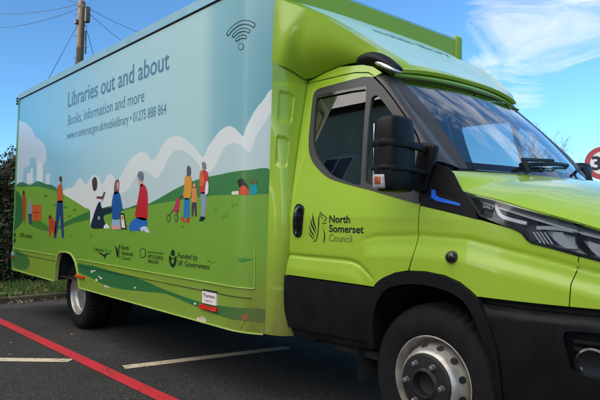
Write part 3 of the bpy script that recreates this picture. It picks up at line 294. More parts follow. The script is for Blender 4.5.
TXT = [('Libraries out and about', '56829e', 0.012, -4.666, -2.432, 2.394, 0.157), ('Books, information and more', '56829e', 0.0, -4.651, -2.853, 2.197, 0.109), ('www.n-somerset.gov.uk/mobilelibrary • 01275 888 864', '56829e', 0.0, -4.671, -2.466, 2.046, 0.062), ('100% electric', '16301c', 0.0, -6.277, -5.757, 0.94, 0.057), ('Libraries', '16301c', 0, -3.843, -3.605, 0.895, 0.038), ('West', '2aa04a', 0.01, -3.598, -3.436, 0.893, 0.039), ('North', '16301c', 0.012, -3.226, -3.075, 0.94, 0.036), ('Somerset', '16301c', 0.012, -3.223, -2.994, 0.895, 0.035), ('Council', '16301c', 0, -3.221, -3.041, 0.854, 0.032), ('Supported using public funding by', '16301c', 0, -2.729, -2.459, 0.942, 0.016), ('ARTS COUNCIL', '16301c', 0.01, -2.719, -2.457, 0.898, 0.028), ('ENGLAND', '16301c', 0.01, -2.717, -2.537, 0.86, 0.027), ('Funded by', '16301c', 0.006, -2.231, -1.955, 0.928, 0.041), ('UK Government', '16301c', 0.006, -2.238, -1.789, 0.874, 0.039)]
RCAM = [(0.660867, 0.750389, 0.013037), (-0.013165, 0.028959, -0.999494), (-0.750387, 0.660361, 0.029017)]
CABLE_PTS = [((-36.4, 4.5, 13.9), 0.3, 0.15), ((-31.9, 3.6, 11.5), 0.3, 0), ((-30.2, 5.5, 14.0), 0.1, 0.1), ((-34.5, 15.7, 14.1), 0.2, 0.1), ((-30.1, 11.7, 11.4), 0.1, 0), ((-23.6, 4.2, 6.5), 0.0, -0.4), ((-22.3, 5.0, 6.1), 0, -0.6), ((-23.9, 6.8, 8.2), 0, -0.2)]
CLOUDS = [((-0.3831, 0.8557, 0.3478), 0.2, 0.02), ((-0.4469, 0.8629, 0.2358), 0.085, 0.01), ((-0.4884, 0.8374, 0.2454), 0.06, 0.005), ((-0.4107, 0.8652, 0.2876), 0.12, 0.01), ((-0.05, 0.78, 0.62), 0.5, 0.1), ((-0.35, 0.62, 0.7), 0.3, 0.05)]
SKY = .098
CLW = 4.4
EXPO = 1.42
FILL_CLOUD = 11.3
FILL_DIR = (-.10, -.78, .62)
FILL_R0 = 1.35
FILL_R1 = .55
# ------------------------------------------------------------------ materials
def paint(name, col, dirt=False):
    m, nt, p = new_mat(name)
    base = lin(col)
    f = noise(nt, 1.3, 3)
    c = mixc(nt, f, tuple(x*.93 for x in base[:3])+(1,), tuple(min(1, x*1.06) for x in base[:3])+(1,))
    # thin road film, thicker low down
    g = nt.nodes.new('ShaderNodeNewGeometry'); tc = nt.nodes.new('ShaderNodeTexCoord')
    sx = nt.nodes.new('ShaderNodeSeparateXYZ'); nt.links.new(tc.outputs['Object'], sx.inputs[0])
    low = mth(nt, 'MULTIPLY', mth(nt, 'SUBTRACT', 1.25, sx.outputs[2]), 1.1, True)
    n2 = noise(nt, 3, 10, rough=.62, stretch=(1.6, 1.6, .5)); n3 = mth(nt, 'ADD', mth(nt, 'MULTIPLY', noise(nt, 70, 4, rough=.7), .5), .25)
    film = mth(nt, 'MULTIPLY', mth(nt, 'MULTIPLY', low, mth(nt, 'MULTIPLY', n2, n3)), .8 if not dirt else 4.2, True)
    if dirt:
        near = mth(nt, 'MULTIPLY', mth(nt, 'ADD', sx.outputs[0], 1.62), 2.4, True)
        film = mth(nt, 'MULTIPLY', film, near, True)
    nt.links.new(mixc(nt, film, c, lin('6f6a2c')), p.inputs['Base Color'])
    nt.links.new(mth(nt, 'ADD', mth(nt, 'MULTIPLY', film, .5), .22), p.inputs['Roughness'])
    p.inputs['Coat Weight'].default_value = .45; p.inputs['Coat Roughness'].default_value = .06
    bump(nt, p, noise(nt, 2.2, 2), .05, .02)
    return m

GREEN = '9cbd33'
M_green = paint('green_paint', GREEN)
M_greend = paint('green_paint_road_film', GREEN, True)
M_black = simple('black_plastic', (.006, .0065, .008), .5, var=.45, vscale=7, bmp=.25, bscale=260, spec=.2)
M_blackg = simple('gloss_black', (.012, .012, .014), .12, coat=.5, var=.1)
M_pillar = simple('satin_black_trim', (.05, .047, .047), .36, var=.15, vscale=4)
M_rubber = simple('tyre_rubber', (.008, .0078, .0078), .85, var=.5, vscale=9, bmp=.3, bscale=160, spec=.25)
M_dark = simple('underbody_black', (.01, .01, .011), .8, var=.2)
M_silver = simple('wheel_silver', (.50, .47, .43), .38, metal=.6, var=.3, vscale=16)
M_steel = simple('bright_steel', (.5, .5, .5), .3, metal=.9, var=.15, vscale=20)
M_hub = simple('hub_black', (.008, .008, .009), .6, var=.3, vscale=30)
M_chrome = simple('lamp_reflector', (.75, .76, .78), .12, metal=1, var=.05)
M_blue = simple('blue_insert', '1f63d8', .35, var=.08)
M_red = simple('red_lens', 'd02a14', .15, coat=.6, var=.1)
M_amber = simple('amber_lens', 'a54a24', .15, coat=.6, var=.1)
M_wlens = simple('clear_lens', (.58, .60, .64), .12, coat=.8, var=.1, vscale=40)
M_ilens = simple('indicator_lens', (.36, .33, .33), .15, coat=.6, var=.2, vscale=50)
M_mlens = simple('marker_lens', (.70, .72, .76), .14, metal=.7, coat=.5, var=.35, vscale=35)
M_nut = simple('nut_steel', (.22, .21, .20), .4, metal=.7, var=.3, vscale=60)
M_housing = simple('lamp_housing_grey', (.07, .07, .075), .3, coat=.3, var=.1)
M_vane = simple('lamp_vane_grey', (.38, .39, .41), .3, coat=.4, var=.1)
M_chromeb = simple('lamp_bright_vane', (.62, .64, .67), .18, metal=.5, var=.08)
M_white = simple('white_label', 'e8e4e0', .4, var=.06)
M_purple = simple('plum_print', '7d2350', .4, var=0)
M_trim = simple('pale_trim', 'b4cc66', .35, var=.1)
M_railb = simple('pale_blue_rail', '93c0d2', .45, coat=.0, var=.08)
M_seat = simple('seat_cloth', (.025, .026, .03), .85, var=.1)
M_dash = simple('dashboard_grey', (.05, .05, .052), .6, var=.15)
M_lining = simple('cab_lining_dark', (.018, .018, .02), .9, var=.1)
M_beam = simple('header_green', '8eb032', .6, var=.06, vscale=3)
M_glass = glass_mat('side_glass', (.50, .58, .57), .13)
M_wind = glass_mat('windscreen_glass', (.70, .84, .92), .38)
M_lampglass = glass_mat('headlamp_cover', (.92, .93, .95), .05)
M_ink = simple('black_lettering', (.012, .016, .014), .35, var=0)
M_grey = simple('grey_lettering', (.10, .15, .05), .4, var=0)

def wrap_mat():
    m, nt, p = new_mat('printed_wrap_sky')
    tc = nt.nodes.new('ShaderNodeTexCoord'); sx = nt.nodes.new('ShaderNodeSeparateXYZ'); nt.links.new(tc.outputs['Object'], sx.inputs[0])
    fx = mth(nt, 'DIVIDE', mth(nt, 'ADD', sx.outputs[0], 6.6), 5.35, True)
    c = ramp(nt, fx, [(0, lin('72c0ea')), (.35, lin('98cfe6')), (.60, lin('b7dce2')), (.87, lin('b9dadb')), (.905, lin('8fbfca')), (1, lin('70aab6'))])
    fz = mth(nt, 'DIVIDE', mth(nt, 'SUBTRACT', 1.9, sx.outputs[2]), 1.0, True)
    c = mixc(nt, mth(nt, 'MULTIPLY', fz, .45), c, lin('b4d6e0'))
    s = noise(nt, 1.2, 5, stretch=(1, 1, 1))
    c = mixc(nt, mth(nt, 'MULTIPLY', s, .08), c, lin('6d9aa6'))
    st = noise(nt, 2.0, 5, stretch=(16, 16, .10))
    c = mixc(nt, mth(nt, 'MULTIPLY', mth(nt, 'SUBTRACT', st, .48, True), .25), c, lin('7c9c9c'))
    nt.links.new(c, p.inputs['Base Color']); p.inputs['Roughness'].default_value = .32
    p.inputs['Coat Weight'].default_value = .25; p.inputs['Coat Roughness'].default_value = .12
    bump(nt, p, mth(nt, 'ADD', noise(nt, 1.6, 2, stretch=(1, 1, .6)), mth(nt, 'MULTIPLY', noise(nt, 2.0, 2, stretch=(22, 22, .08)), .05)), .08, .03)
    return m
M_wrap = wrap_mat()
_pm = {}
def print_mat(h):
    if h not in _pm:
        m, nt, p = new_mat('print_'+h)
        c = lin(h); n1 = noise(nt, 2.1, 4)
        col = mixc(nt, n1, tuple(x*.93 for x in c[:3])+(1,), tuple(min(1, x*1.05) for x in c[:3])+(1,))
        tc = nt.nodes.new('ShaderNodeTexCoord'); sx = nt.nodes.new('ShaderNodeSeparateXYZ'); nt.links.new(tc.outputs['Object'], sx.inputs[0])
        low = mth(nt, 'MULTIPLY', mth(nt, 'SUBTRACT', 1.05, sx.outputs[2]), 1.6, True)
        near = mth(nt, 'MULTIPLY', mth(nt, 'ADD', sx.outputs[0], 1.75), 2.6, True)
        n2 = noise(nt, 4, 9, rough=.65, stretch=(1.6, 1.6, .4)); n3 = mth(nt, 'ADD', mth(nt, 'MULTIPLY', noise(nt, 80, 4), .5), .25)
        gr = mth(nt, 'MULTIPLY', n2, n3)
        film = mth(nt, 'ADD', mth(nt, 'MULTIPLY', mth(nt, 'MULTIPLY', low, near), mth(nt, 'MULTIPLY', gr, 2.8)), mth(nt, 'MULTIPLY', low, mth(nt, 'MULTIPLY', gr, .5)), True)
        nt.links.new(mixc(nt, film, col, lin('6f6a2c')), p.inputs['Base Color'])
        p.inputs['Roughness'].default_value = .34; p.inputs['Coat Weight'].default_value = .2; p.inputs['Coat Roughness'].default_value = .12
        _pm[h] = m
    return _pm[h]

# ------------------------------------------------------------------ the van (own frame: x forward, -y is the side seen, z up, front axle at x=-0.07)
ALPHA = math.atan(.0173)          # it sits a touch nose-down
RY = Matrix.Rotation(ALPHA, 4, 'Y')
van = empty('library_van', RY @ Vector((0, 0, -.09)), (0, ALPHA, 0))
tag(van, 'lime green mobile library van with a tall printed box body, parked beside the red line', 'van')
def to_world(p): return RY @ Vector((p[0], p[1], p[2]-.09))

_tab = cr_curve([(.5, -.9775), (.6, -.956), (.7, -.927), (.80, -.884), (.88, -.825), (.945, -.74), (.99, -.63), (1.02, -.48), (1.04, -.25), (1.045, 0), (1.04, .25)], 10)
_arc = [.5]
for i in range(1, len(_tab)): _arc.append(_arc[-1]+math.dist(_tab[i], _tab[i-1]))
def plan(a):
    if a <= .6: return (a, -1+(.36*(a-.25)**2 if a > .25 else 0))
    lo, hi = 0, len(_arc)-1
    while hi-lo > 1:
        m_ = (lo+hi)//2
        if _arc[m_] <= a: lo = m_
        else: hi = m_
    t = (a-_arc[lo])/(_arc[hi]-_arc[lo]); return (_tab[lo][0]+(_tab[hi][0]-_tab[lo][0])*t, _tab[lo][1]+(_tab[hi][1]-_tab[lo][1])*t)
def plan_n(a):
    p, q = plan(a-.02), plan(a+.02); dx, dy = q[0]-p[0], q[1]-p[1]; l = math.hypot(dx, dy); return (dy/l, -dx/l)
A_END = next(a for a, p in zip(_arc, _tab) if abs(p[1]) < 1e-6)
def feat(a, z):
    zc = interp(a, [-.66, -.60, -.54, -.47, -.40, -.3], [1.003, 1.000, .985, .95, .905, .82])
    d1 = .016*smoothstep((zc-z)/.085) if a < -.3 else 0
    g1 = -.009*math.exp(-((z-zc-.006)/.012)**2)*(1-smoothstep((a+.50)/.12))
    zt = interp(a, [-.56, -.50, -.42, -.136, .126, .242, .468, .677, 1.0], [1.10, 1.125, 1.142, 1.157, 1.148, 1.126, 1.083, 1.036, .99])
    s = smoothstep((a+.57)/.14)*(1-smoothstep((a-.80)/.35))
    d2 = s*.025*smoothstep((zt-z)/.105); g2 = -s*.004*math.exp(-((z-zt-.008)/.014)**2)
    k = 120.; m_ = math.log(math.exp(k*d1)+math.exp(k*d2))/k-math.log(2)/k      # smooth maximum
    return m_+g1+g2
def MC(a, z, off=0.):
    x, y = plan(a); n = plan_n(a); t = 0.
    if z < .8: t += .06*((.8-z)/.4)**2
    if z > 1.25: t += .20*((z-1.25)/.85)**1.15
    d = off-t+feat(a, z)
    return (x+n[0]*d, y+n[1]*d, z)
def MS(a, z, off=0.):             # the same without creases
    x, y = plan(a); n = plan_n(a); t = 0.
    if z < .8: t += .06*((.8-z)/.4)**2
    if z > 1.25: t += .20*((z-1.25)/.85)**1.15
    return (x+n[0]*(off-t), y+n[1]*(off-t), z)

g_front = [(-.605, 2.065), (-.511, 1.982), (-.43, 1.903), (-.364, 1.833), (-.276, 1.740), (-.215, 1.66), (-.175, 1.569), (-.155, 1.451), (-.149, 1.325), (-.150, 1.162), (-.165, 1.07), (-.19, .986)]
g_rear = [(-1.204, 2.127), (-1.19, 1.98), (-1.178, 1.86), (-1.163, 1.70), (-1.150, 1.56), (-1.141, 1.45), (-1.130, 1.35), (-1.122, 1.2), (-1.122, 1.104), (-1.132, 1.0), (-1.146, .887)]
drip = [(-1.204, 2.127), (-1.05, 2.130), (-.908, 2.130), (-.78, 2.126), (-.666, 2.104), (-.605, 2.065)]
rail = [(-1.201, 2.150), (-1.05, 2.178), (-.927, 2.192), (-.835, 2.180), (-.729, 2.166), (-.64, 2.136), (-.56, 2.085)]
sur_low = [(-.150, 1.320), (-.264, 1.345), (-.417, 1.382), (-.528, 1.408), (-.647, 1.433), (-.74, 1.455), (-.80, 1.470), (-.86, 1.493), (-.937, 1.540), (-.99, 1.580), (-1.032, 1.625), (-1.058, 1.675), (-1.08, 1.75), (-1.098, 1.868), (-1.118, 1.99), (-1.122, 2.045), (-1.105, 2.068), (-1.07, 2.076)]
sur_top = [(-1.07, 2.076), (-.94, 2.080), (-.81, 2.083), (-.70, 2.085), (-.625, 2.070)]
glass_o = [(-1.085, 1.99), (-1.078, 2.008), (-1.06, 2.013), (-.791, 2.012), (-.662, 2.003), (-.650, 1.99), (-.632, 1.87), (-.575, 1.514), (-.562, 1.432), (-.575, 1.428), (-.65, 1.446), (-.797, 1.490), (-.889, 1.548), (-.974, 1.625), (-1.02, 1.69), (-1.05, 1.80)]
quart_o = [(-.606, 1.92), (-.590, 1.945), (-.565, 1.950), (-.535, 1.93), (-.455, 1.855), (-.37, 1.765), (-.30, 1.68), (-.262, 1.60), (-.245, 1.50), (-.243, 1.41), (-.30, 1.395), (-.47, 1.425), (-.525, 1.438), (-.54, 1.46)]
arch_o = [(-.458, .56), (-.456, .689), (-.43, .80), (-.407, .882), (-.357, .931), (-.278, .966), (-.19, .985), (-.088, .991), (.023, .981), (.104, .957), (.158, .925), (.194, .898)]
arch_i = [(.262, .40), (.268, .50), (.262, .609), (.225, .72), (.175, .825), (.125, .882), (.048, .913), (-.061, .929), (-.135, .928), (-.232, .916), (-.306, .890), (-.36, .842), (-.395, .764), (-.41, .69), (-.412, .56)]
hl_low = [(.192, 1.245), (.356, 1.205), (.385, 1.19), (.408, 1.162), (.425, 1.15), (.499, 1.134), (.625, 1.103), (.677, 1.090), (.80, 1.065), (.95, 1.035), (1.09, 1.01)]
hl_top = [(.128, 1.362), (.281, 1.326), (.374, 1.298), (.498, 1.265), (.60, 1.235), (.677, 1.210), (.80, 1.182), (.95, 1.155), (1.12, 1.13)]
tri = [(-.165, 1.545), (-.149, 1.451), (-.143, 1.315), (.186, 1.246), (.13, 1.358), (.085, 1.378), (.021, 1.470), (-.02, 1.50), (-.10, 1.53)]
sx = lambda pts, d: [(a+d, z) for a, z in pts]

def chaikin(P, closed=False, n=2):
    for _ in range(n):
        Q = []; N = len(P)
        for i in range(N if closed else N-1):
            a, b = P[i], P[(i+1) % N]
            Q += [(.75*a[0]+.25*b[0], .75*a[1]+.25*b[1]), (.25*a[0]+.75*b[0], .25*a[1]+.75*b[1])]
        P = Q if closed else [P[0]]+Q[1:-1]+[P[-1]]
    return P
glass_o = chaikin(glass_o, True); quart_o = chaikin(quart_o, True); sur_low = chaikin(sur_low, False, 1)
ao_s = cr_curve(arch_o, 4); ai_s = cr_curve(arch_i, 4)
def build_side(s):
    near = s < 0
    # door
    door_out = g_rear[:-1]+[(-1.146, .889), (-.411, .887), (-.357, .938), (-.278, .972), (-.194, .990)]+g_front[::-1][1:4]+[(-.153, 1.324)]+sur_low[1:]+sur_top[1:]+[(-.610, 2.069)]+[(a, z-.004) for a, z in drip[::-1][1:-1]]
    door = panel('cab_door', door_out, MC, M_green, van, 0, .012, ga=.010, gz=.010, side=s)
    tops = sur_top[::-1]+sur_low[::-1]
    blk = [(a, z-.0) for a, z in tops][:-1]+[(-.154, 1.320)]+[(a-.005, z) for a, z in g_front[::-1][4:-1]]+[(-.613, 2.062)]
    panel('window_surround', blk, MS, M_pillar, door, .003, .014, holes=[glass_o, quart_o], ga=.03, gz=.03, side=s)
    gl_ = panel('window', glass_o, MS, M_glass, door, -.008, 0, ga=.05, gz=.05, side=s)
    panel('quarter_window', quart_o, MS, M_glass, door, -.008, 0, ga=.05, gz=.05, side=s)
    panel('window_channel', [(-1.085, 2.018), (-1.06, 2.030), (-.655, 2.020), (-.645, 1.985), (-.662, 2.000), (-.791, 2.008), (-1.06, 2.009)], MS, M_blackg, door, .005, .01, side=s)
    # lower cladding
    clad = [(-1.148, .881), (-.413, .879), (-.43, .80), (-.456, .689), (-.460, .585), (-1.125, .565), (-1.150, .666), (-1.150, .79)]
    panel('door_cladding', clad, MS, M_black, door, .022, .03, side=s)
    sill = [(-1.118, .558), (-.462, .578), (-.462, .545), (-.90, .528), (-1.10, .515)]
    panel('sill', sill, MS, M_black, van, .006, .05, side=s)
    # handle with its recess
    hb = cr_curve([(-1.088, 1.285), (-1.075, 1.322), (-1.045, 1.328), (-1.012, 1.315), (-.998, 1.285), (-1.004, 1.20), (-1.012, 1.145), (-1.035, 1.125), (-1.065, 1.127), (-1.085, 1.15), (-1.092, 1.2)], 4, True)
    h = panel('door_handle', hb, MC, M_blackg, door, .007, .01, side=s)
    bm = bmesh.new()
    for z0, z1 in ((1.20, 1.305),):
        pts = [MC(-1.035, z1, .012), MC(-1.037, (z0+z1)/2+.02, .034), MC(-1.040, z0, .030), MC(-1.045, z0-.035, .012)]
        tube(bm, [(p[0], p[1]*(-s), p[2]) for p in cr_curve(pts, 6)], .013, 10)
    finish(bm, 'grip', M_blackg, h, None, 50)
    bm = bmesh.new(); p = MC(-1.052, 1.152, .014); rbox(bm, (p[0], p[1]*(-s), p[2]), (.012, .008, .022), .003); finish(bm, 'lock', M_steel, h, None, 35)
    # fender
    gf = [(a+.006, z) for a, z in g_front[::-1]]
    fender_out = [(.196, .905), (.572, .905), (.577, .994), (.597, 1.05), (.606, 1.104)]+[p for p in hl_low[::-1] if p[0] < .6]+[(.06, 1.272), (-.142, 1.311)]+[gf[2], gf[1], (-.184, .990)]+[(a, z+.004) for a, z in arch_o[7:]]
    fen = panel('front_wing', fender_out, MC, M_green, van, 0, .012, ga=.010, gz=.010, side=s)
    nose = [(.576, .905), (A_END, .905), (A_END, .965), (1.3, .972), (1.15, .99), (1.09, 1.006)]+[p for p in hl_low[::-1] if p[0] > .62 and p[0] < 1.08]+[(.610, 1.104), (.601, 1.05), (.581, .994)]
    panel('nose_panel', nose, MC, M_green, van, 0, .012, ga=.010, gz=.010, side=s)
    rp = MC(.058, 1.071, 0)
    bm = bmesh.new()
    lathe(bm, [(.0, .03), (.012, .029), (.022, .024), (.028, .014), (.030, 0), (.030, -.01)], (rp[0], rp[1]*(-s), rp[2]), 'Y', s, 24)
    rpt = finish(bm, 'side_sensor', M_blackg, fen, None, 60)
    # black corner panel with the blue insert
    tp = panel('corner_trim', tri, MS, M_black, van, .002, .012, side=s)
    blue = [(-.085, 1.392), (-.080, 1.350), (-.045, 1.333), (.088, 1.309), (.081, 1.322), (-.030, 1.350), (-.055, 1.362), (-.064, 1.388)]
    panel('blue_insert', blue, MS, M_blue, tp, .007, .006, side=s)
    panel('vent_slot', [(-.06, 1.395), (-.045, 1.375), (.06, 1.352), (.055, 1.366), (-.03, 1.384), (-.045, 1.402)], MS, M_blackg, tp, .004, .004, side=s)
    # arch flare
    flare = arch_o+[(.20, .880)]+arch_i[:1]+arch_i
    fl = cr_curve([(-.460, .56)]+arch_o[1:]+[(.222, .862), (.252, .80), (.288, .70), (.300, .60), (.30, .40)], 4)+ai_s
    panel('arch_flare', fl, MS, M_black, fen, .038, .06, ga=.03, gz=.03, side=s)
    # headlamp
    out = hl_low[1:]+[(1.15, 1.07)]+hl_top[::-1]+[(.10, 1.372), (.192, 1.262)]
    hl = panel('headlamp', out, MS, M_blackg, van, -.05, .0, ga=.04, side=s)
    panel('lamp_cover', out, MS, M_lampglass, hl, .004, .0, ga=.03, side=s)
    rim = bmesh.new(); nm = {}
    ctr = (.6, 1.18)
    inner = []
    N = len(out)
    for i, (a, z) in enumerate(out):                  # black frame round the cover
        p0, p1 = out[i-1], out[(i+1) % N]; dx, dz = p1[0]-p0[0], p1[1]-p0[1]; l = math.hypot(dx, dz) or 1
        inner.append((a-dz/l*.011, z+dx/l*.011))
    sheet(rim, out, MS, .005, .05, [inner], .04, None, s, 0, nm); finish(rim, 'lamp_frame', M_blackg, hl, nm)
    def strip(pts, w, name, mt, off, par=hl):
        c = cr_curve(pts, 5); o1 = []; o2 = []
        for i, (a, z) in enumerate(c):
            p, q = c[max(i-1, 0)], c[min(i+1, len(c)-1)]; dx, dz = q[0]-p[0], q[1]-p[1]; l = math.hypot(dx, dz)
            o1.append((a+dz/l*w, z-dx/l*w)); o2.append((a-dz/l*w, z+dx/l*w))
        return panel(name, o1+o2[::-1], MS, mt, par, off, .02, ga=.04, gz=None, side=s)
    M_bowl = M_wlens
    panel('lamp_housing', [(.20, 1.32), (.34, 1.29), (.60, 1.215), (1.05, 1.12), (1.05, 1.03), (.80, 1.075), (.50, 1.145), (.42, 1.165), (.38, 1.20), (.25, 1.24)], MS, M_housing, hl, -.046, 0, ga=.03, side=s)
    strip([(.255, 1.320), (.268, 1.288), (.292, 1.262), (.345, 1.246), (.40, 1.234)], .0075, 'light_guide', M_bowl, -.012)
    strip([(.33, 1.289), (.40, 1.270), (.48, 1.243)], .0085, 'light_guide', M_vane, -.020)
    strip([(.15, 1.352), (.30, 1.315), (.45, 1.271), (.62, 1.220), (.80, 1.174), (1.0, 1.137)], .0055, 'light_guide', M_bowl, -.012)
    strip([(.17, 1.341), (.34, 1.297), (.60, 1.216), (.80, 1.166), (1.0, 1.128)], .0115, 'lamp_shelf', M_vane, -.024)
    strip([(.19, 1.325), (.34, 1.280), (.48, 1.238), (.62, 1.198), (.80, 1.152), (1.0, 1.115)], .0035, 'light_guide', M_bowl, -.016)
    # two bowls behind the cover: bright crescent vanes with dark wells between
    panel('lamp_bowl', [(.44, 1.212), (.56, 1.200), (.76, 1.168), (1.05, 1.110), (1.05, 1.03), (.84, 1.062), (.66, 1.103), (.50, 1.142), (.455, 1.17)], MS, M_vane, hl, -.040, 0, ga=.03, side=s)
    for a0, w_, c_ in ((.455, .016, 0), (.505, .036, 1), (.590, .020, 0), (.640, .050, 1), (.755, .060, 0), (.87, .045, 1)):
        top = 1.212-.30*(a0-.44)*.62; bot = 1.135-.27*(a0-.50); N_ = 8; o1, o2 = [], []
        for k in range(N_+1):
            t = k/N_; z = top+(bot-top)*t; sh = .050*t**1.6
            o1.append((a0+sh-.012*math.sin(math.pi*t), z)); o2.append((a0+w_+sh*1.15+.006*math.sin(math.pi*t), z))
        panel('reflector', o1+o2[::-1], lambda a_, z_, o_: MS(a_, z_, o_), M_chromeb if c_ else M_blackg, hl, -.026 if c_ else -.030, .012, ga=.02, side=s)
    strip([(.44, 1.216), (.53, 1.214), (.64, 1.194), (.78, 1.160), (.95, 1.118)], .0075, 'lamp_brow', M_chromeb, -.018)
    for a0 in (.425, .440, .455, .470): panel('fin', [(a0, 1.198), (a0+.006, 1.198), (a0+.038, 1.150), (a0+.032, 1.150)], MS, M_vane, hl, -.014, .01, side=s)
    if near:
        bm = bmesh.new(); put_text(bm, 'DAILY', .195, .248, 1.303, .014, lambda a, z, o: MS(a, z-.25*(a-.195), o), -.012, .01, 0, s); finish(bm, 'lamp_lettering', M_wlens, hl)
    # bumper with fog recess
    fogr = cr_curve([(.555, .795), (.62, .812), (.80, .812), (1.0, .80), (1.03, .74), (.99, .655), (.80, .635), (.65, .637), (.585, .655), (.572, .70)], 4, True)
    bo = [(.212, .874), (.40, .872), (.70, .872), (A_END, .868), (A_END, .34), (1.2, .34), (.90, .35), (.60, .37), (.30, .39), (.304, .60), (.292, .70), (.250, .80)]
    bp = panel('front_bumper', bo, lambda a, z, o: MS(a, z, o+.012*smoothstep((.86-z)/.03)-.02*smoothstep((.5-z)/.15)), M_black, van, .018, .05, holes=[fogr], ga=.035, gz=.03, side=s)
    panel('fog_recess', [(.53, .83), (1.05, .83), (1.05, .62), (.53, .62)], MS, M_black, bp, -.03, 0, side=s)
    for z0 in (.775, .745): panel('vent_bar', [(.585, z0), (1.0, z0), (1.0, z0-.014), (.590, z0-.014)], MS, M_blackg, bp, .006, .03, ga=.05, side=s)
    p = MS(.655, .685, -.012); n = plan_n(.655); ang = math.atan2(n[1], n[0])
    bm = bmesh.new(); lathe(bm, [(.062, .0), (.064, .022), (.056, .026), (.050, .012), (.03, .006), (.0, .004)], (0, 0, 0), 'Y', -1, 36)
    bmesh.ops.transform(bm, matrix=Matrix.Translation((p[0], p[1], p[2])) @ Matrix.Rotation(ang+math.pi/2, 4, 'Z'), verts=bm.verts)
    if s > 0: 
        for v in bm.verts: v.co.y *= -1
        bmesh.ops.reverse_faces(bm, faces=bm.faces[:])
    finish(bm, 'fog_lamp', M_blackg, bp, None, 50)
    # dark structure behind the panels (shut gaps read black)
    inner_s = [(-1.15, .60), (-1.15, 1.30), (-.19, 1.30), (.0, 1.28), (.19, 1.235), (.4, 1.13), (1.05, 1.0), (A_END, .95), (A_END, .42), (.33, .42), (.33, .60), (.26, .80), (.14, .93), (-.06, .98), (-.24, .965), (-.36, .90), (-.46, .77), (-.48, .60)]
    panel('inner_body', inner_s, MS, M_dark, van, -.03, 0, ga=.06, side=s)
    # door inner card
    panel('door_card', [(-1.13, .65), (-1.13, 1.45), (-.9, 1.44), (-.17, 1.32), (-.17, 1.1), (-.45, .95), (-.5, .65)], MS, M_dash, door, -.06, 0, side=s)
    # gutter panel above the door
    panel('roof_rail', [(a, z+.004) for a, z in drip]+rail[::-1], MS, M_green, van, .0, .012, ga=.03, gz=None, side=s)
    # door frame round the door head, black shut line
    panel('door_seal', [(a, z+.006) for a, z in drip[:-1]]+[(a, z-.03) for a, z in drip[::-1][1:]], MS, M_dark, van, -.015, 0, side=s)
    # A pillar
    rows = []
    gp = [(a+.006, z) for a, z in g_front[:7]]+[(-.163, 1.535)]
    for i, (a, z) in enumerate(gp):
        t = i/(len(gp)-1); G = Vector(MS(a, z, .002)); zz = 2.078+(1.505-2.078)*((2.065-z)/(2.065-1.535))
        tt = (2.078-zz)/(2.078-1.505)
        E = Vector((-.56+.50*tt, -.700-.065*tt, zz)); row = []
        for k in range(9):
            u = k/8; q = G.lerp(E, u)+Vector((.35, -.75, .3)).normalized()*.034*math.sin(math.pi*u)*(0.6+.6*tt); row.append((q.x, q.y*(-s), q.z))
        rows.append(row)
    loft('windscreen_pillar', cr_rows(rows), M_pillar, van, flip=(s > 0), smooth=60)
    # mirror
    mr = build_mirror(s)

def cr_rows(rows, n=4):
    cols = list(zip(*rows)); cc = [cr_curve(c, n) for c in cols]; return [list(r) for r in zip(*cc)]

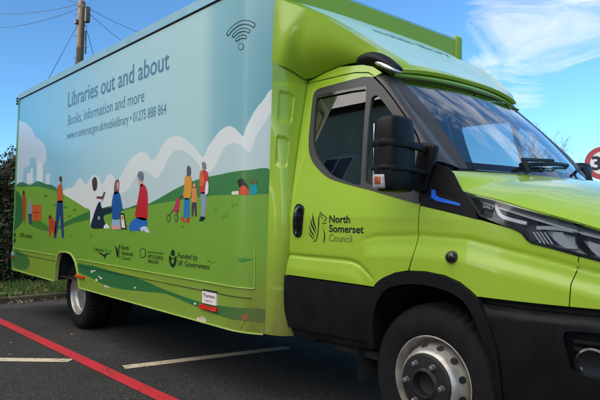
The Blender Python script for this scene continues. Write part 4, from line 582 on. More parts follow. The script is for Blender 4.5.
def build_mirror(s):
    f = -s; mir0 = len(van.children)
    bm = bmesh.new()
    # housing: stacked rounded sections, shell faces forward
    rows = []
    zs = [(1.372, .62), (1.378, .86), (1.395, .96), (1.43, 1.0), (1.55, 1.0), (1.64, .98), (1.70, .93), (1.722, .84), (1.732, .66)]
    for z, k in zs:
        cx, cy = -.165, -1.165; row = []
        for i in range(28):
            t = 2*math.pi*i/28; c, s_ = math.cos(t), math.sin(t); e = .55
            px = math.copysign(abs(c)**e, c)*.058*k; py = math.copysign(abs(s_)**e, s_)*.102*k
            if px > 0: px *= 1.15
            row.append((cx+px, (cy+py)*f, z))
        rows.append(row)
    loft_bm(bm, rows, True)
    bm.faces.new([v for v in bm.verts[:28]]); bm.faces.new([v for v in bm.verts[-28:]])
    bmesh.ops.recalc_face_normals(bm, faces=bm.faces[:])
    mr = finish(bm, 'door_mirror', M_black, van, None, 50)
    bm = bmesh.new(); rbox(bm, (-.226, -1.165*f, 1.60), (.008, .165, .20), .003, 2); rbox(bm, (-.226, -1.165*f, 1.44), (.008, .165, .09), .003, 2); finish(bm, 'mirror_glass', M_chrome, mr, None, 35)
    for z, w in ((1.598, .019), (1.482, .014)):
        bm = bmesh.new()
        path = cr_curve([(-.235, -1.240, z+.004), (-.15, -1.262, z+.003), (-.104, -1.225, z), (-.098, -1.15, z), (-.096, -1.06, z-.008), (-.10, -1.01, z-.014), (-.135, -.965, z-.02)], 5)
        rws = []
        for i, p in enumerate(path):
            q0, q1 = Vector(path[max(i-1, 0)]), Vector(path[min(i+1, len(path)-1)]); d = (q1-q0).normalized(); n = Vector((d.y, -d.x, 0))
            row = []
            for k in range(12):
                t = 2*math.pi*k/12; c, s_ = math.cos(t), math.sin(t)
                q = Vector(p)+n*(math.copysign(abs(c)**.6, c)*.010)+Vector((0, 0, 1))*(math.copysign(abs(s_)**.6, s_)*w); row.append((q.x, q.y*f, q.z))
            rws.append(row)
        loft_bm(bm, rws, True); bm.faces.new(bm.verts[:12]); bm.faces.new(bm.verts[-12:]); bmesh.ops.recalc_face_normals(bm, faces=bm.faces[:])
        finish(bm, 'mirror_arm', M_black, mr, None, 50)
    bm = bmesh.new(); rbox(bm, (-.13, -.975*f, 1.50), (.10, .05, .24), .015, 3, (0, .25, 0)); finish(bm, 'mirror_foot', M_black, mr, None, 40)
    bm = bmesh.new(); rbox(bm, (-.178, -1.258*f, 1.420), (.078, .026, .070), .012, 3, None, 0, (1.0, 1.0)); lens = finish(bm, 'indicator', M_ilens, mr, None, 40)
    bm = bmesh.new(); rbox(bm, (-.178, -1.2715*f, 1.424), (.036, .006, .034), .003, 2); finish(bm, 'bulb', M_amber, lens, None, 40)
    if s > 0:
        for o in [mr]+list(mr.children): o.data.transform(Matrix.Translation((-.06, -.10, -.06)))
        for o in lens.children: o.data.transform(Matrix.Translation((-.06, -.10, -.06)))
    return mr

build_side(-1); build_side(1)

# windscreen
def ws(u, v):                      # u -1..1 across, v 0 top .. 1 bottom
    tx, tz = -.495-.065*u*u, 2.098-.020*u*u
    bx, bz = .130-.190*abs(u)**2.2, 1.488+.017*u*u
    y = u*(.700+.065*v)
    b = .018*math.sin(math.pi*v)
    return (tx+(bx-tx)*v+b, y, tz+(bz-tz)*v+b*.8)
W = loft('windscreen', [[ws(-1+2*i/24, j/12) for i in range(25)] for j in range(13)], M_wind, van, smooth=180, flip=True)
def wsn(p, d): return (p[0]+.76*d, p[1], p[2]+.64*d)
for nm_, u0, u1, v0, v1 in (('windscreen_edge', -1, 1, 0, .035), ('windscreen_edge', -1, 1, .94, 1), ('windscreen_edge', -1.07, -.95, 0, 1), ('windscreen_edge', .95, 1.07, 0, 1)):
    loft(nm_, [[wsn(ws(u0+(u1-u0)*i/20, v0+(v1-v0)*j/10), .0025) for i in range(21)] for j in range(11)], M_pillar if v1-v0 > .5 else M_blackg, W, smooth=180, flip=True)
# cowl under the glass, then the bonnet
def lerp3(a, b, t): return tuple(p+(q-p)*t for p, q in zip(a, b))
rear = lambda u: (.150-.200*abs(u)**2.2, u*.865, 1.487+.0*u*u)
loft('cowl', [[lerp3(ws(-1+2*i/30, 1), (lambda q: (q[0], q[1], q[2]-.012))(rear(-1+2*i/30)), t) for i in range(31)] for t in (0, .4, .8, 1.15)], M_black, van, smooth=60, flip=True)
side_p = cr_curve([(-.045, -.868, 1.487), (.02, -.925, 1.44), (.070, -.955, 1.385), (.128, -.965, 1.368), (.281, -.974, 1.334), (.374, -.974, 1.306), (.498, -.964, 1.272), (.60, -.944, 1.242), (.677, -.925, 1.217), (.79, -.880, 1.185), (.90, -.80, 1.160), (.985, -.645, 1.138)], 4)
NV = len(side_p); cen_p = [(.150, 1.487)]
cx_ = cr_curve([(0, .150, 1.487), (.25, .33, 1.462), (.5, .58, 1.40), (.75, .84, 1.30), (.9, .97, 1.215), (1, 1.040, 1.140)], 12)
bon = []
for j, P in enumerate(side_p):
    v = j/(NV-1); 
    for k in range(1, len(cx_)):
        if cx_[k][0] >= v-1e-9: break
    t = (v-cx_[k-1][0])/(cx_[k][0]-cx_[k-1][0]); Qx = cx_[k-1][1]+(cx_[k][1]-cx_[k-1][1])*t; Qz = cx_[k-1][2]+(cx_[k][2]-cx_[k-1][2])*t
    row = []
    for i in range(49):
        u = -1+2*i/48; au = abs(u)
        uu = math.copysign(1-(1-au)**1.25, u)                       # finer near the edge
        au2 = abs(uu); sh = .55*au2**2.0+.45*au2**7
        row.append((Qx+(P[0]-Qx)*au2**2.2, -P[1]*uu, P[2]+(Qz-P[2])*(1-sh)))
    bon.append(row)
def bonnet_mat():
    m, nt, p = new_mat('bonnet_fade')
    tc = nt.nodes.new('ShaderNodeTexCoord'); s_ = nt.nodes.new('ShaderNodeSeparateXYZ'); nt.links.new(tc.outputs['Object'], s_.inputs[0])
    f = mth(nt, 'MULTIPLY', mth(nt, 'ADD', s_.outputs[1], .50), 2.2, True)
    c = ramp(nt, f, [(0, lin(GREEN)), (.45, lin('a9d07a')), (1, lin('9fd3d6'))])  # green at the near edge, fading to pale blue across
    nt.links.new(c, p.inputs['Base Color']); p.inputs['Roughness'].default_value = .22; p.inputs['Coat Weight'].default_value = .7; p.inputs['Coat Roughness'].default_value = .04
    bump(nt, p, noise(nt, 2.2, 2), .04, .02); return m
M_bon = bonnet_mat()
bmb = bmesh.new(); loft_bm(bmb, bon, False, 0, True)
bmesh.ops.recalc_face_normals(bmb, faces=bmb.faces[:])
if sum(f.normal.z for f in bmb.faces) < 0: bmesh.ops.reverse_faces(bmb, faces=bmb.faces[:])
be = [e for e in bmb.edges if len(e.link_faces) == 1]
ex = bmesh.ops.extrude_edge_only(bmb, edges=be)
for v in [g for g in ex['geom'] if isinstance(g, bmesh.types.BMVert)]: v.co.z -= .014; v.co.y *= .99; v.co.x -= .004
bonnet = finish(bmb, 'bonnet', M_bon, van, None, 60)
# a shut line below the bonnet edge
loft('bonnet_seal', [[(p[0]-.01, p[1]*f*.985, p[2]-.012-dz) for f in (1,) for p in side_p] for dz in (0, .05)], M_dark, van, smooth=60)
loft('bonnet_seal', [[(p[0]-.01, -p[1]*.985, p[2]-.012-dz) for p in side_p] for dz in (0, .05)], M_dark, van, smooth=60)
# grille
gr = loft('grille', [[MS(a, z, -.02) for a in [1.10+(2*A_END-2.2)*i/40 for i in range(41)]] for z in (.96, 1.14)], M_dark, van, smooth=60) if False else None
bm = bmesh.new()
def gp_(a, z, o):
    if a <= A_END: return MS(a, z, o)
    p = MS(2*A_END-a, z, o); return (p[0], -p[1], p[2])
for z in (.985, 1.02, 1.055, 1.09, 1.12):
    pts = [gp_(1.14+(2*A_END-2.28)*i/40, z, -.01) for i in range(41)]
    loft_bm(bm, [[(p[0], p[1], p[2]-.009) for p in pts], [(p[0]+.012, p[1], p[2]) for p in pts], [(p[0], p[1], p[2]+.009) for p in pts]])
gr = finish(bm, 'grille', M_black, van, None, 40)
bm = bmesh.new(); loft_bm(bm, [[gp_(1.08+(2*A_END-2.16)*i/40, z, -.035) for i in range(41)] for z in (.90, 1.15)]); finish(bm, 'grille_back', M_dark, gr, None, 60)
# wipers
for y0, y1, xo, par in ((-.44, .16, 0, 0), (.20, .62, 0, 0)):
    bm = bmesh.new()
    def wp(y, v, d): return wsn(ws(y/.76, v), d)
    a0 = (.115, y0-.02, 1.50) if y0 < 0 else (.10, y0, 1.50)
    if y0 < 0:
        tube(bm, [(.135, -.44, 1.495), (.13, -.44, 1.525), wp(-.40, .93, .05), wp(-.1, .90, .05)], [.016, .016, .011, .008], 8)
        tube(bm, [wp(-.40, .945, .022), wp(-.05, .90, .028), wp(.16, .885, .022)], [.012, .013, .012], 6)
        tube(bm, [wp(-.40, .955, .008), wp(.16, .895, .008)], .006, 6)
    else:
        tube(bm, [(.13, .34, 1.485), (.12, .34, 1.53), wp(.40, .91, .045), wp(.58, .87, .04)], [.015, .014, .010, .007], 8)
        tube(bm, [wp(.20, .945, .022), wp(.40, .90, .028), wp(.66, .86, .02)], [.010, .011, .009], 6)
    finish(bm, 'wiper', M_black, van, None, 50)
# roof of the cab, header over the glass
xs_s = [-1.215, -.92, -.73, -.64, -.585, -.56]; zs_s = [2.150, 2.192, 2.168, 2.140, 2.108, 2.080]; xs_c = [-1.215, -.9, -.70, -.58, -.52, -.490]; zs_c = [2.22, 2.235, 2.21, 2.17, 2.13, 2.100]
ys_s = [.79, .772, .778, .784, .75, .702]
rows = []
for i in range(6):
    rows.append([(xs_c[i]+(xs_s[i]-xs_c[i])*abs(u)**2, u*ys_s[i], zs_s[i]+(zs_c[i]-zs_s[i])*(1-abs(u)**2.6)) for u in [-1+2*k/24 for k in range(25)]])
loft('cab_roof', cr_rows(rows, 3), M_green, van, smooth=60, flip=True)

# ------------------------------------------------------------------ box body
def yb(x): return -1.15+(1.2*(x+1.55)**2 if x > -1.55 else 0)
LEAN = lambda z: .024*(z-.505)
def MB(a, z, off=0.):
    w = smoothstep((a+2.2)/.9); x = a+w*(LEAN(z)-.0)*0
    y = yb(a); dy = 2.4*(a+1.55) if a > -1.55 else 0; l = math.hypot(1, dy)
    return (a+dy/l*off, y-off/l, z)
def xe(z): return -1.281+LEAN(z)                   # front seam
def xr(z): return -6.59+.036*(z-.505)              # rear edge
Z0, Z1, ZT = .505, 2.741, 2.815
xedge = [(xe(z), z) for z in (Z0, 1.0, 1.5, 2.0, 2.5, Z1)]
archcut = cr_curve([(-4.205, Z0+.0), (-4.235, .60), (-4.31, .735), (-4.40, .805), (-4.50, .838), (-4.66, .842), (-4.78, .832), (-4.86, .78), (-4.915, .66), (-4.945, Z0)], 4)
side_out = [(xr(Z0)+.03, Z0)]+archcut[::-1]+xedge+[(xr(Z1)+.03, Z1)]
side_out[len(archcut)] = (-4.205, Z0)
GXB = .02
def box_panel(name, outl, mt, par, off, thick, s=-1, ga=.05, gz=None, holes=()):
    bm = bmesh.new(); nm = {}
    sheet(bm, outl, MB, off, thick, holes, None, gz, s, 0, nm) if False else None
    bm.free(); bm = bmesh.new(); nm = {}
    sheet(bm, outl, MB, off, thick, holes, ga, gz, s, 0, nm, min_a=None)
    return finish(bm, name, mt, par, nm)
wall = box_panel('side_panel', side_out, M_wrap, van, 0, .03, -1, .03)
box_panel('side_panel', side_out, M_wrap, van, 0, .03, 1, .03)
# printed picture, thin film layers on the wall
def art_mesh(items, name, s=-1):
    bm = bmesh.new(); nm = {}; mats = []; idx = {}
    for h, lay, sm, pts in items:
        if h not in idx: idx[h] = len(mats); mats.append(print_mat(h))
        P = cr_curve(pts, 4, True) if sm else pts
        c = [(min(max(a, xr(z)+.032), xe(z)-.002), max(z, Z0+.001)) for a, z in P]
        if any(a > -1.6 for a, z in c): ga, mn = .03, -1.6
        else: ga, mn = None, None
        sheet(bm, c, MB, .0005+lay*.0005, 0, (), ga, None, s, idx[h], nm, min_a=mn if ga and min(a for a, z in c) < -1.6 else None)
    return finish(bm, name, mats, wall, nm)
# the hill shapes must stop at the wheel arch
def clip_arch(pts):
    out = []
    for a, z in pts:
        out.append((a, z))
    return out
art_mesh(ART, 'printed_picture')
for s_, h, b, x0, x1, z, cap in TXT:
    bm = bmesh.new()
    put_text(bm, s_, x0, x1, z, .085 if s_.startswith('www') else cap, MB, .0012 if z > 1.5 else .0058, b*.8-.001)
    finish(bm, 'printed_lettering', print_mat(h), wall)
# trims on the wall
def bar(name, x0, x1, z0, z1, mt, off, s=-1, thick=None, par=wall):
    return box_panel(name, [(x0, z0), (x1, z0), (x1, z1), (x0, z1)], mt, par, off, thick or off+.001, s, .06)
for s in (-1, 1):
    par = wall if s < 0 else van
    bar('rub_rail', -6.57, -4.93, .7845, .7885, M_trim, .013, s); bar('rub_rail', -4.24, -1.345, .7845, .7885, M_trim, .013, s)
    bar('skirt_groove', -6.5, -4.92, .722, .7255, M_dark, .0085, s); bar('skirt_groove', -4.26, -1.36, .722, .7255, M_dark, .0085, s)
    bar('skirt_edge', -6.56, -4.95, Z0-.006, Z0+.002, M_trim, .010, s, .03); bar('skirt_edge', -4.20, -1.29, Z0-.006, Z0+.002, M_trim, .010, s, .03)
bar('panel_joint', -1.3465, -1.3438, .79, 1.04, M_trim, .009)
# arch lip
bm = bmesh.new()
ac = archcut; rws = []
for k, (dx, off) in enumerate(((0, .0), (0, .012), (.012, .012), (.012, -.03))):
    row = []
    for i, (a, z) in enumerate(ac):
        p, q = ac[max(i-1, 0)], ac[min(i+1, len(ac)-1)]; tx, tz = q[0]-p[0], q[1]-p[1]; l = math.hypot(tx, tz); nx, nz = -tz/l, tx/l
        # inward is towards arch centre
        if nx*(-4.57-a)+nz*(.5-z) < 0: nx, nz = -nx, -nz
        row.append(MB(a+nx*(dx-.004), z+nz*(dx-.004), off))
    rws.append(row)
loft_bm(bm, rws); finish(bm, 'arch_trim', M_trim, wall, None, 40)
# wheel box inside
bm = bmesh.new()
loft_bm(bm, [[(a+.0, y, z+.01) for a, z in [(x, zz) for x, zz in archcut]] for y in (-1.13, -.35)])
finish(bm, 'rear_wheel_box', M_dark, van, None, 40)
bm = bmesh.new(); rbox(bm, (-4.62, -.33, .65), (1.3, .04, .6), .005); finish(bm, 'wheel_box_back', M_dark, van, None, 40)
# cap rail and seams
def rail_strip(name, z0, z1, off, mt, s, x1o=0):
    o = [(xr(z0)+.0, z0), (xe(z0)+x1o, z0), (xe(z1)+x1o, z1), (xr(z1)+.0, z1)]
    return box_panel(name, o, mt, wall if s < 0 else van, off, .03, s, .05)
for s in (-1, 1):
    rail_strip('roof_edge_rail', Z1+.006, ZT, .012, M_railb, s)
    rail_strip('roof_seam', Z1-.006, Z1+.006, .002, M_dark, s)
    bm = bmesh.new(); nm = {}
    sheet(bm, [(xr(Z0)-.012, Z0), (xr(Z0)+.032, Z0), (xr(Z1)+.032, Z1), (xr(Z1)-.012, Z1)], MB, .010, .04, (), None, None, s, 0, nm)
    finish(bm, 'rear_corner_trim', paint('rear_trim_green', '6fae6a') if s < 0 else M_green, wall if s < 0 else van, nm)
# hinge blocks at the top rear corner
bm = bmesh.new()
for z in (2.76, 2.725, 2.69): rbox(bm, (xr(z)-.012, -1.158, z), (.035, .04, .022), .005, 2)
finish(bm, 'corner_hinge', M_dark, wall, None, 40)
# front corner column with pressed pockets
def dr(z): # rear shut edge of the door
    a = interp(z, [.505, .666, .887, 1.0, 1.104, 1.2, 1.35, 1.45, 1.56, 1.70, 1.86, 1.98, 2.127, 2.3], [-1.146, -1.155, -1.152, -1.140, -1.130, -1.130, -1.138, -1.149, -1.158, -1.171, -1.186, -1.198, -1.213, -1.222])
    p = MS(a, min(z, 2.12), -.012); return Vector((a, p[1] if z > .8 else -.975-.02*(z-.5)/.3, z))
rows = []
NZ = 150
zt_ = 2.245
for j in range(NZ+1):
    z = Z0+(zt_-Z0)*j/NZ
    p0 = Vector((xe(z), yb(-1.281)-.001, z)); 
    D = dr(z)
    if z > 2.12: D = D.lerp(Vector((xe(z)+.07, -.93, z)), smoothstep((z-2.12)/.25))
    if z < .9: 
        k_ = smoothstep((.9-z)/.4); D.x += .020*k_; D.y += .02*k_
    row = []
    for i in range(31):
        u = i/30; q = p0.lerp(D, u); bul = math.sin(math.pi*min(1, u*1.0))*.030*(1 if z < 2.1 else .6)
        n = Vector((.72, -.69, 0)).normalized(); q += n*bul
        for z0, z1 in ((1.85, 2.045), (1.565, 1.755)):
            uu, zz = (u-.20)/.46, (z-z0+(-.045*(.45-u)))/(z1-z0)
            if 0 < uu < 1 and 0 < zz < 1:
                dx = min(uu, 1-uu)*.15; dz = min(zz, 1-zz)*(z1-z0); r_ = .028
                if dx < r_ and dz < r_: d = r_-math.hypot(r_-dx, r_-dz)
                else: d = min(dx, dz)
                q -= n*.010*smoothstep(d/.010) if d > 0 else n*0
        row.append(q)
    rows.append(row)
for s in (-1, 1):
    rr = [[(p.x, p.y*(-s), p.z) for p in r] for r in rows]
    loft('front_corner_panel', rr, M_greend, van, flip=(s > 0), smooth=60)
# walls, roof, floor
def ringz(z, k=0.): 
    pts = [(xr(z)+.01, -1.13), (-1.55, -1.13), (-1.40, -1.105), (xe(z)-.01, -1.045), (xe(z)+.02, -.95), (xe(z)+.02, .95), (xe(z)-.01, 1.045), (-1.40, 1.105), (-1.55, 1.13), (xr(z)+.01, 1.13)]
    return [(x, y, z) for x, y in pts]
bm = bmesh.new()
rA = ringz(.56); rB = ringz(2.79)
loft_bm(bm, [rA[4:6], rB[4:6]]); 
finish(bm, 'front_wall', M_beam, van, None, 30)
bm = bmesh.new(); loft_bm(bm, [[rA[9], rA[0]], [rB[9], rB[0]]]); finish(bm, 'rear_wall', M_green, van, None, 30)
bm = bmesh.new(); f = bm.faces.new([bm.verts.new(p) for p in ringz(.56)]); finish(bm, 'floor', M_dark, van)
bm = bmesh.new(); lo = [(x, y*1.018, z) for x, y, z in ringz(2.785)]; loft_bm(bm, [lo, [(x, y*.985, z+.02) for x, y, z in ringz(2.785)]], True); bm.faces.new(bm.verts[-10:]); bmesh.ops.recalc_face_normals(bm, faces=bm.faces[:])
finish(bm, 'roof', M_railb, van, None, 30)
# front header beam of the box with its groove and corner casting
hb = bmesh.new()
prof = [(0, 2.615), (.035, 2.620), (.040, 2.70), (.034, 2.704), (.034, 2.712), (.045, 2.716), (.045, 2.800), (.030, 2.822), (-.05, 2.830)]
loft_bm(hb, [[(-1.262+d*.8, y, z) for d, z in prof] for y in (-1.02, -.5, 0, .5, .95)]); bmesh.ops.recalc_face_normals(hb, faces=hb.faces[:])
beam = finish(hb, 'front_header', M_beam, van, None, 30)
bm = bmesh.new(); rbox(bm, (-1.2285, -.03, 2.738), (.004, 1.95, .007), 0); finish(bm, 'groove_shade_strip', M_dark, beam)  # raised dark strip painted as the shade of the groove
bm = bmesh.new(); rbox(bm, (-1.245, .965, 2.722), (.095, .10, .225), .02, 3); finish(bm, 'corner_cap', M_beam, beam, None, 40)
bm = bmesh.new(); rbox(bm, (-1.262, -1.02, 2.76), (.06, .10, .10), .02, 3); finish(bm, 'corner_cap', M_beam, beam, None, 40)

# ------------------------------------------------------------------ fairing over the cab
ridge = cr_curve([(-1.230, -1.060, 2.66), (-1.19, -1.032, 2.622), (-1.0, -.932, 2.520), (-.86, -.862, 2.422), (-.775, -.825, 2.358), (-.68, -.775, 2.280), (-.58, -.708, 2.196), (-.532, -.665, 2.133)], 4)
crease = cr_curve([(-1.255, -1.062, 2.222), (-1.205, -1.00, 2.205), (-1.195, -.90, 2.175), (-1.19, -.815, 2.153), (-1.08, -.780, 2.178), (-.93, -.765, 2.200), (-.78, -.762, 2.192), (-.62, -.735, 2.140), (-.520, -.672, 2.100)], 4)
def resample(c, n):
    L_ = [0]
    for i in range(1, len(c)): L_.append(L_[-1]+math.dist(c[i], c[i-1]))
    out = []
    for k in range(n):
        d = L_[-1]*k/(n-1); i = 1
        while i < len(L_)-1 and L_[i] < d: i += 1
        t = (d-L_[i-1])/(L_[i]-L_[i-1]); out.append(tuple(a+(b-a)*t for a, b in zip(c[i-1], c[i])))
    return out
R_ = resample(ridge, 50); C_ = resample(crease, 50)
M_fair = paint('fairing_green', GREEN)
for s in (-1, 1):
    rows = []
    for i in range(50):
        a, b = Vector(C_[i]), Vector(R_[i]); t = i/49; row = []
        H = (b-a).length
        for k in range(21):
            u = k/20; q = a.lerp(b, u)
            out = .16*min(1, H/.4)*(1-abs(2*t-.75)**2*.6)*math.sin(math.pi*u**.62)
            out *= smoothstep(t*5+.0)*.9+.02
            q += Vector((.15, -1, .25)).normalized()*out*.62
            row.append((q.x, q.y*(-s), q.z))
        rows.append(row)
    loft('fairing_side', rows, M_fair, van, flip=(s > 0), smooth=70)
rows = []
for i in range(50):
    a = R_[i]; t = i/49; cz = interp(t, [0, .12, .3, .5, .7, .85, 1], [2.70, 2.63, 2.535, 2.425, 2.315, 2.232, 2.160]); cxx = interp(t, [0, .5, 1], [-1.25, -.850, -.478])
    rows.append([(cxx+(a[0]-cxx)*abs(u)**2.5, u*-a[1], a[2]+(cz-a[2])*(1-abs(u)**3)) for u in [-1+2*k/60 for k in range(61)]])
M_top = simple('fairing_print_blue', 'a8d8d4', .4, coat=.1, var=.06, vscale=2)
ftop = loft('fairing_top', rows, [M_top, M_fair], van, flip=True, smooth=60, mis=lambda i, j: 1 if (j < 5 or j > 54 or i > 46) else 0)
# front lip with a shadow gap over the header
lip = [rows[-1], [(p[0]+.012, p[1], p[2]-.012) for p in rows[-1]], [(p[0]+.004, p[1], p[2]-.030) for p in rows[-1]], [(p[0]-.05, p[1], p[2]-.034) for p in rows[-1]]]
loft('fairing_lip', lip, M_fair, ftop, smooth=60)
hd = [[(x0+(x1-x0)*abs(u)**2, u*.705, z0+(z1-z0)*abs(u)**2.4) for u in [-1+2*k/24 for k in range(25)]] for x0, x1, z0, z1 in ((-.500, -.566, 2.120, 2.094), (-.478, -.548, 2.122, 2.097), (-.474, -.545, 2.108, 2.084), (-.488, -.556, 2.098, 2.076))]
loft('header_trim', hd, M_green, van, smooth=60)
# lettering on the slope
def ftM(a, z, off):                 # a: -y across, z: along the slope 0..1 from the front
    i = (1-z)*49; i0 = int(max(0, min(48, i))); f = i-i0; u = a; k = (u+1)*30; k0 = int(max(0, min(59, k))); g = k-k0
    p = [rows[i0][k0][c]*(1-f)*(1-g)+rows[i0+1][k0][c]*f*(1-g)+rows[i0][k0+1][c]*(1-f)*g+rows[i0+1][k0+1][c]*f*g for c in range(3)]
    return (p[0]+.5*off, p[1], p[2]+.8*off)
bm = bmesh.new()
vs, fs = text_mesh('mobile library', 0.); w0 = min(v[0] for v in vs); w1 = max(v[0] for v in vs)
nv = [bm.verts.new(ftM(-.40+.95*(v[0]-w0)/(w1-w0)+.06*v[1], .66+.115*v[1]/cap_h(), .004)) for v in vs]
for f in fs:
    try: bm.faces.new([nv[i] for i in f])
    except ValueError: pass
finish(bm, 'fairing_lettering', simple('blue_lettering', '2c6f8c', .35, var=0), ftop)
# marker lamp on the roof corner
for s in (-1,):
    f = -s
    bm = bmesh.new(); rws = []
    dyl = 0 if s < 0 else .07
    path = [(-.800, 2.186, .010, .01), (-.785, 2.192, .055, .028), (-.745, 2.200, .082, .042), (-.67, 2.196, .092, .044), (-.59, 2.166, .088, .040), (-.53, 2.132, .075, .028), (-.485, 2.106, .05, .014), (-.470, 2.096, .01, .004)]
    for x, z, w, h in cr_curve(path, 4):
        rws.append([(x, (-.730+dyl+w*math.cos(2*math.pi*k/20)*.72-.01)*f, z+h*math.sin(2*math.pi*k/20)) for k in range(20)])
    loft_bm(bm, rws, True); bmesh.ops.recalc_face_normals(bm, faces=bm.faces[:])
    mk = finish(bm, 'marker_lamp', M_black, van, None, 60)
    bm = bmesh.new(); rws = []
    for x, z, w, h in cr_curve([(-.655, 2.166, .006, .004), (-.63, 2.160, .045, .016), (-.58, 2.140, .066, .024), (-.525, 2.110, .062, .022), (-.48, 2.086, .04, .012), (-.465, 2.078, .006, .003)], 4):
        rws.append([(x, (-.755+dyl+w*math.cos(2*math.pi*k/20)*.8)*f, z+h*math.sin(2*math.pi*k/20)) for k in range(20)])
    loft_bm(bm, rws, True); bmesh.ops.recalc_face_normals(bm, faces=bm.faces[:])
    finish(bm, 'lens', M_mlens, mk, None, 60)

# ------------------------------------------------------------------ wheels
def tyre_bm(c, sgn, w=.215, face=0.):
    bm = bmesh.new()
    prof = [(.206, -.012), (.216, .0), (.222, .006), (.245, .016), (.285, .022), (.320, .018), (.346, .004), (.358, -.012), (.366, -.030), (.3705, -.045), (.3715, -.072), (.360, -.075), (.360, -.083), (.372, -.086), (.372, -.128), (.360, -.131), (.360, -.139), (.3715, -.142), (.3705, -.170), (.362, -.190), (.340, -.212), (.30, -.226), (.25, -.22), (.216, -.205), (.206, -.19)]
    def mod(i, k):
        if i in (8, 9, 18, 17): return -.011 if (k % 4 < 1) else 0
        if i in (7, 19): return -.009 if (k % 4 < 1) else 0
        if i in (13, 14): return -.005 if (k % 4 == 0) else 0
        return 0
    lathe(bm, prof, c, 'Y', sgn, 192, 0, mod); bmesh.ops.recalc_face_normals(bm, faces=bm.faces[:]); return bm
def front_wheel(c, s):
    w = finish(tyre_bm(c, s), 'wheel', M_rubber, van, None, 40)
    bm = bmesh.new(); lathe(bm, [(.219, .004), (.221, .009), (.216, .010), (.210, .0), (.203, -.02), (.199, -.055), (.196, -.075), (.186, -.070), (.180, -.040), (.172, .0), (.160, .032), (.152, .046), (.143, .052), (.136, .050), (.130, .046)], c, 'Y', s, 96)
    rim = finish(bm, 'rim', M_silver, w, None, 40)
    for k in range(12):                                   # flat dark discs painted as the shade inside the hand holes
        t = 2*math.pi*(k+.5)/12; r = .171; ctr = Vector((c[0]+r*math.cos(t), c[1]+s*.003, c[2]+r*math.sin(t)))
        radial = Vector((math.cos(t), 0, math.sin(t))); yv = Vector((0, s, 0)); n = (radial*.93+yv*.37).normalized(); t1 = n.cross(Vector((-math.sin(t), 0, math.cos(t)))).normalized(); t2 = n.cross(t1)
        bm = bmesh.new(); bm.faces.new([bm.verts.new(ctr+n*.0035+(t1*math.cos(q)*.020+t2*math.sin(q)*.017)) for q in [2*math.pi*i/18 for i in range(18)]]); finish(bm, 'hole_shade', M_dark, rim)
    bm = bmesh.new(); lathe(bm, [(.139, .040), (.140, .056), (.134, .064), (.118, .066), (.076, .068), (.070, .074), (.062, .076), (.058, .066), (.054, .03), (.045, .026), (.0, .024)], c, 'Y', s, 72)
    hub = finish(bm, 'hub', M_hub, rim, None, 40)
    for k in range(6):
        t = 2*math.pi*(k/6)+math.radians(0); bm = bmesh.new(); cc = (c[0]+.101*math.cos(t), c[1], c[2]+.101*math.sin(t))
        lathe(bm, [(.017, .064), (.017, .069), (.0125, .070), (.0125, .088), (.009, .092), (.0, .093)], cc, 'Y', s, 6); 
        finish(bm, 'wheel_nut', M_nut, rim, None, 30)
    return w
def rear_wheel(c, s):
    w = finish(tyre_bm(c, s), 'wheel', M_rubber, van, None, 40)
    t = tyre_bm((c[0], c[1]-s*.26, c[2]), s); finish(t, 'inner_tyre', M_rubber, w, None, 40)
    bm = bmesh.new(); lathe(bm, [(.219, .004), (.221, .009), (.216, .010), (.210, .0), (.203, -.02), (.196, -.05), (.186, -.058), (.180, -.09), (.172, -.125), (.150, -.140), (.135, -.142), (.06, -.142), (.058, -.09), (.05, -.075), (.0, -.07)], c, 'Y', s, 96)
    rim = finish(bm, 'rim', M_silver, w, None, 40)
    for k in range(6):
        t_ = 2*math.pi*k/6; bm = bmesh.new(); lathe(bm, [(.015, -.141), (.015, -.125), (.0, -.123)], (c[0]+.10*math.cos(t_), c[1], c[2]+.10*math.sin(t_)), 'Y', s, 6); finish(bm, 'wheel_nut', M_nut, rim, None, 30)
    return w
ZF, ZR = .09-.07*.0173+.372, .09-4.63*.0173+.372
for s in (-1, 1):
    front_wheel((-.075, -s*-1*.975 if False else s*.975, ZF), s)
    rear_wheel((-4.63, s*1.0, ZR), s)
    bm = bmesh.new()                                     # liner over the front wheel
    cs = [(-.095+.47*math.cos(t), .47+.455*math.sin(t)) for t in [math.pi*(i/24*1.16-.08) for i in range(25)]]
    loft_bm(bm, [[(x, s*y, z) for x, z in cs] for y in (.985, .45)]); finish(bm, 'wheel_arch_liner', M_dark, van, None, 60)
    bm = bmesh.new(); rbox(bm, (-.09, s*.46, .66), (1.05, .03, .72), .005); finish(bm, 'inner_wing', M_dark, van, None, 40)
# chassis
bm = bmesh.new()
for y in (-.42, .42): rbox(bm, (-3.0, y, .53), (7.0, .07, .13), .01)
for x in (-.9, -2.0, -3.2, -4.1, -5.2, -6.2): rbox(bm, (x, 0, .52), (.06, .84, .09), .01)
tube(bm, [(-4.63, -.9, ZR), (-4.63, .9, ZR)], .05); tube(bm, [(-.075, -.8, ZF), (-.075, .8, ZF)], .045); tube(bm, [(-4.63, -.16, ZR), (-4.63, .16, ZR)], .16, 16)
tube(bm, [(-.9, 0, .48), (-4.6, .0, .40)], .045)
finish(bm, 'chassis_frame', M_dark, van, None, 40)
bm = bmesh.new(); rbox(bm, (-2.3, .72, .46), (1.1, .5, .28), .06, 4); rbox(bm, (-3.5, -.62, .47), (.5, .42, .16), .03); finish(bm, 'fuel_tank', M_dark, van, None, 40)
bm = bmesh.new(); tube(bm, cr_curve([(-1.16, -.86, .53), (-1.05, -.88, .495), (-.90, -.88, .51), (-.80, -.86, .50), (-.60, -.82, .51), (-.5, -.78, .53)], 4), .022, 8); rbox(bm, (-1.1, -.86, .52), (.3, .15, .05), .01); rbox(bm, (-.62, -.86, .50), (.32, .14, .05), .01)
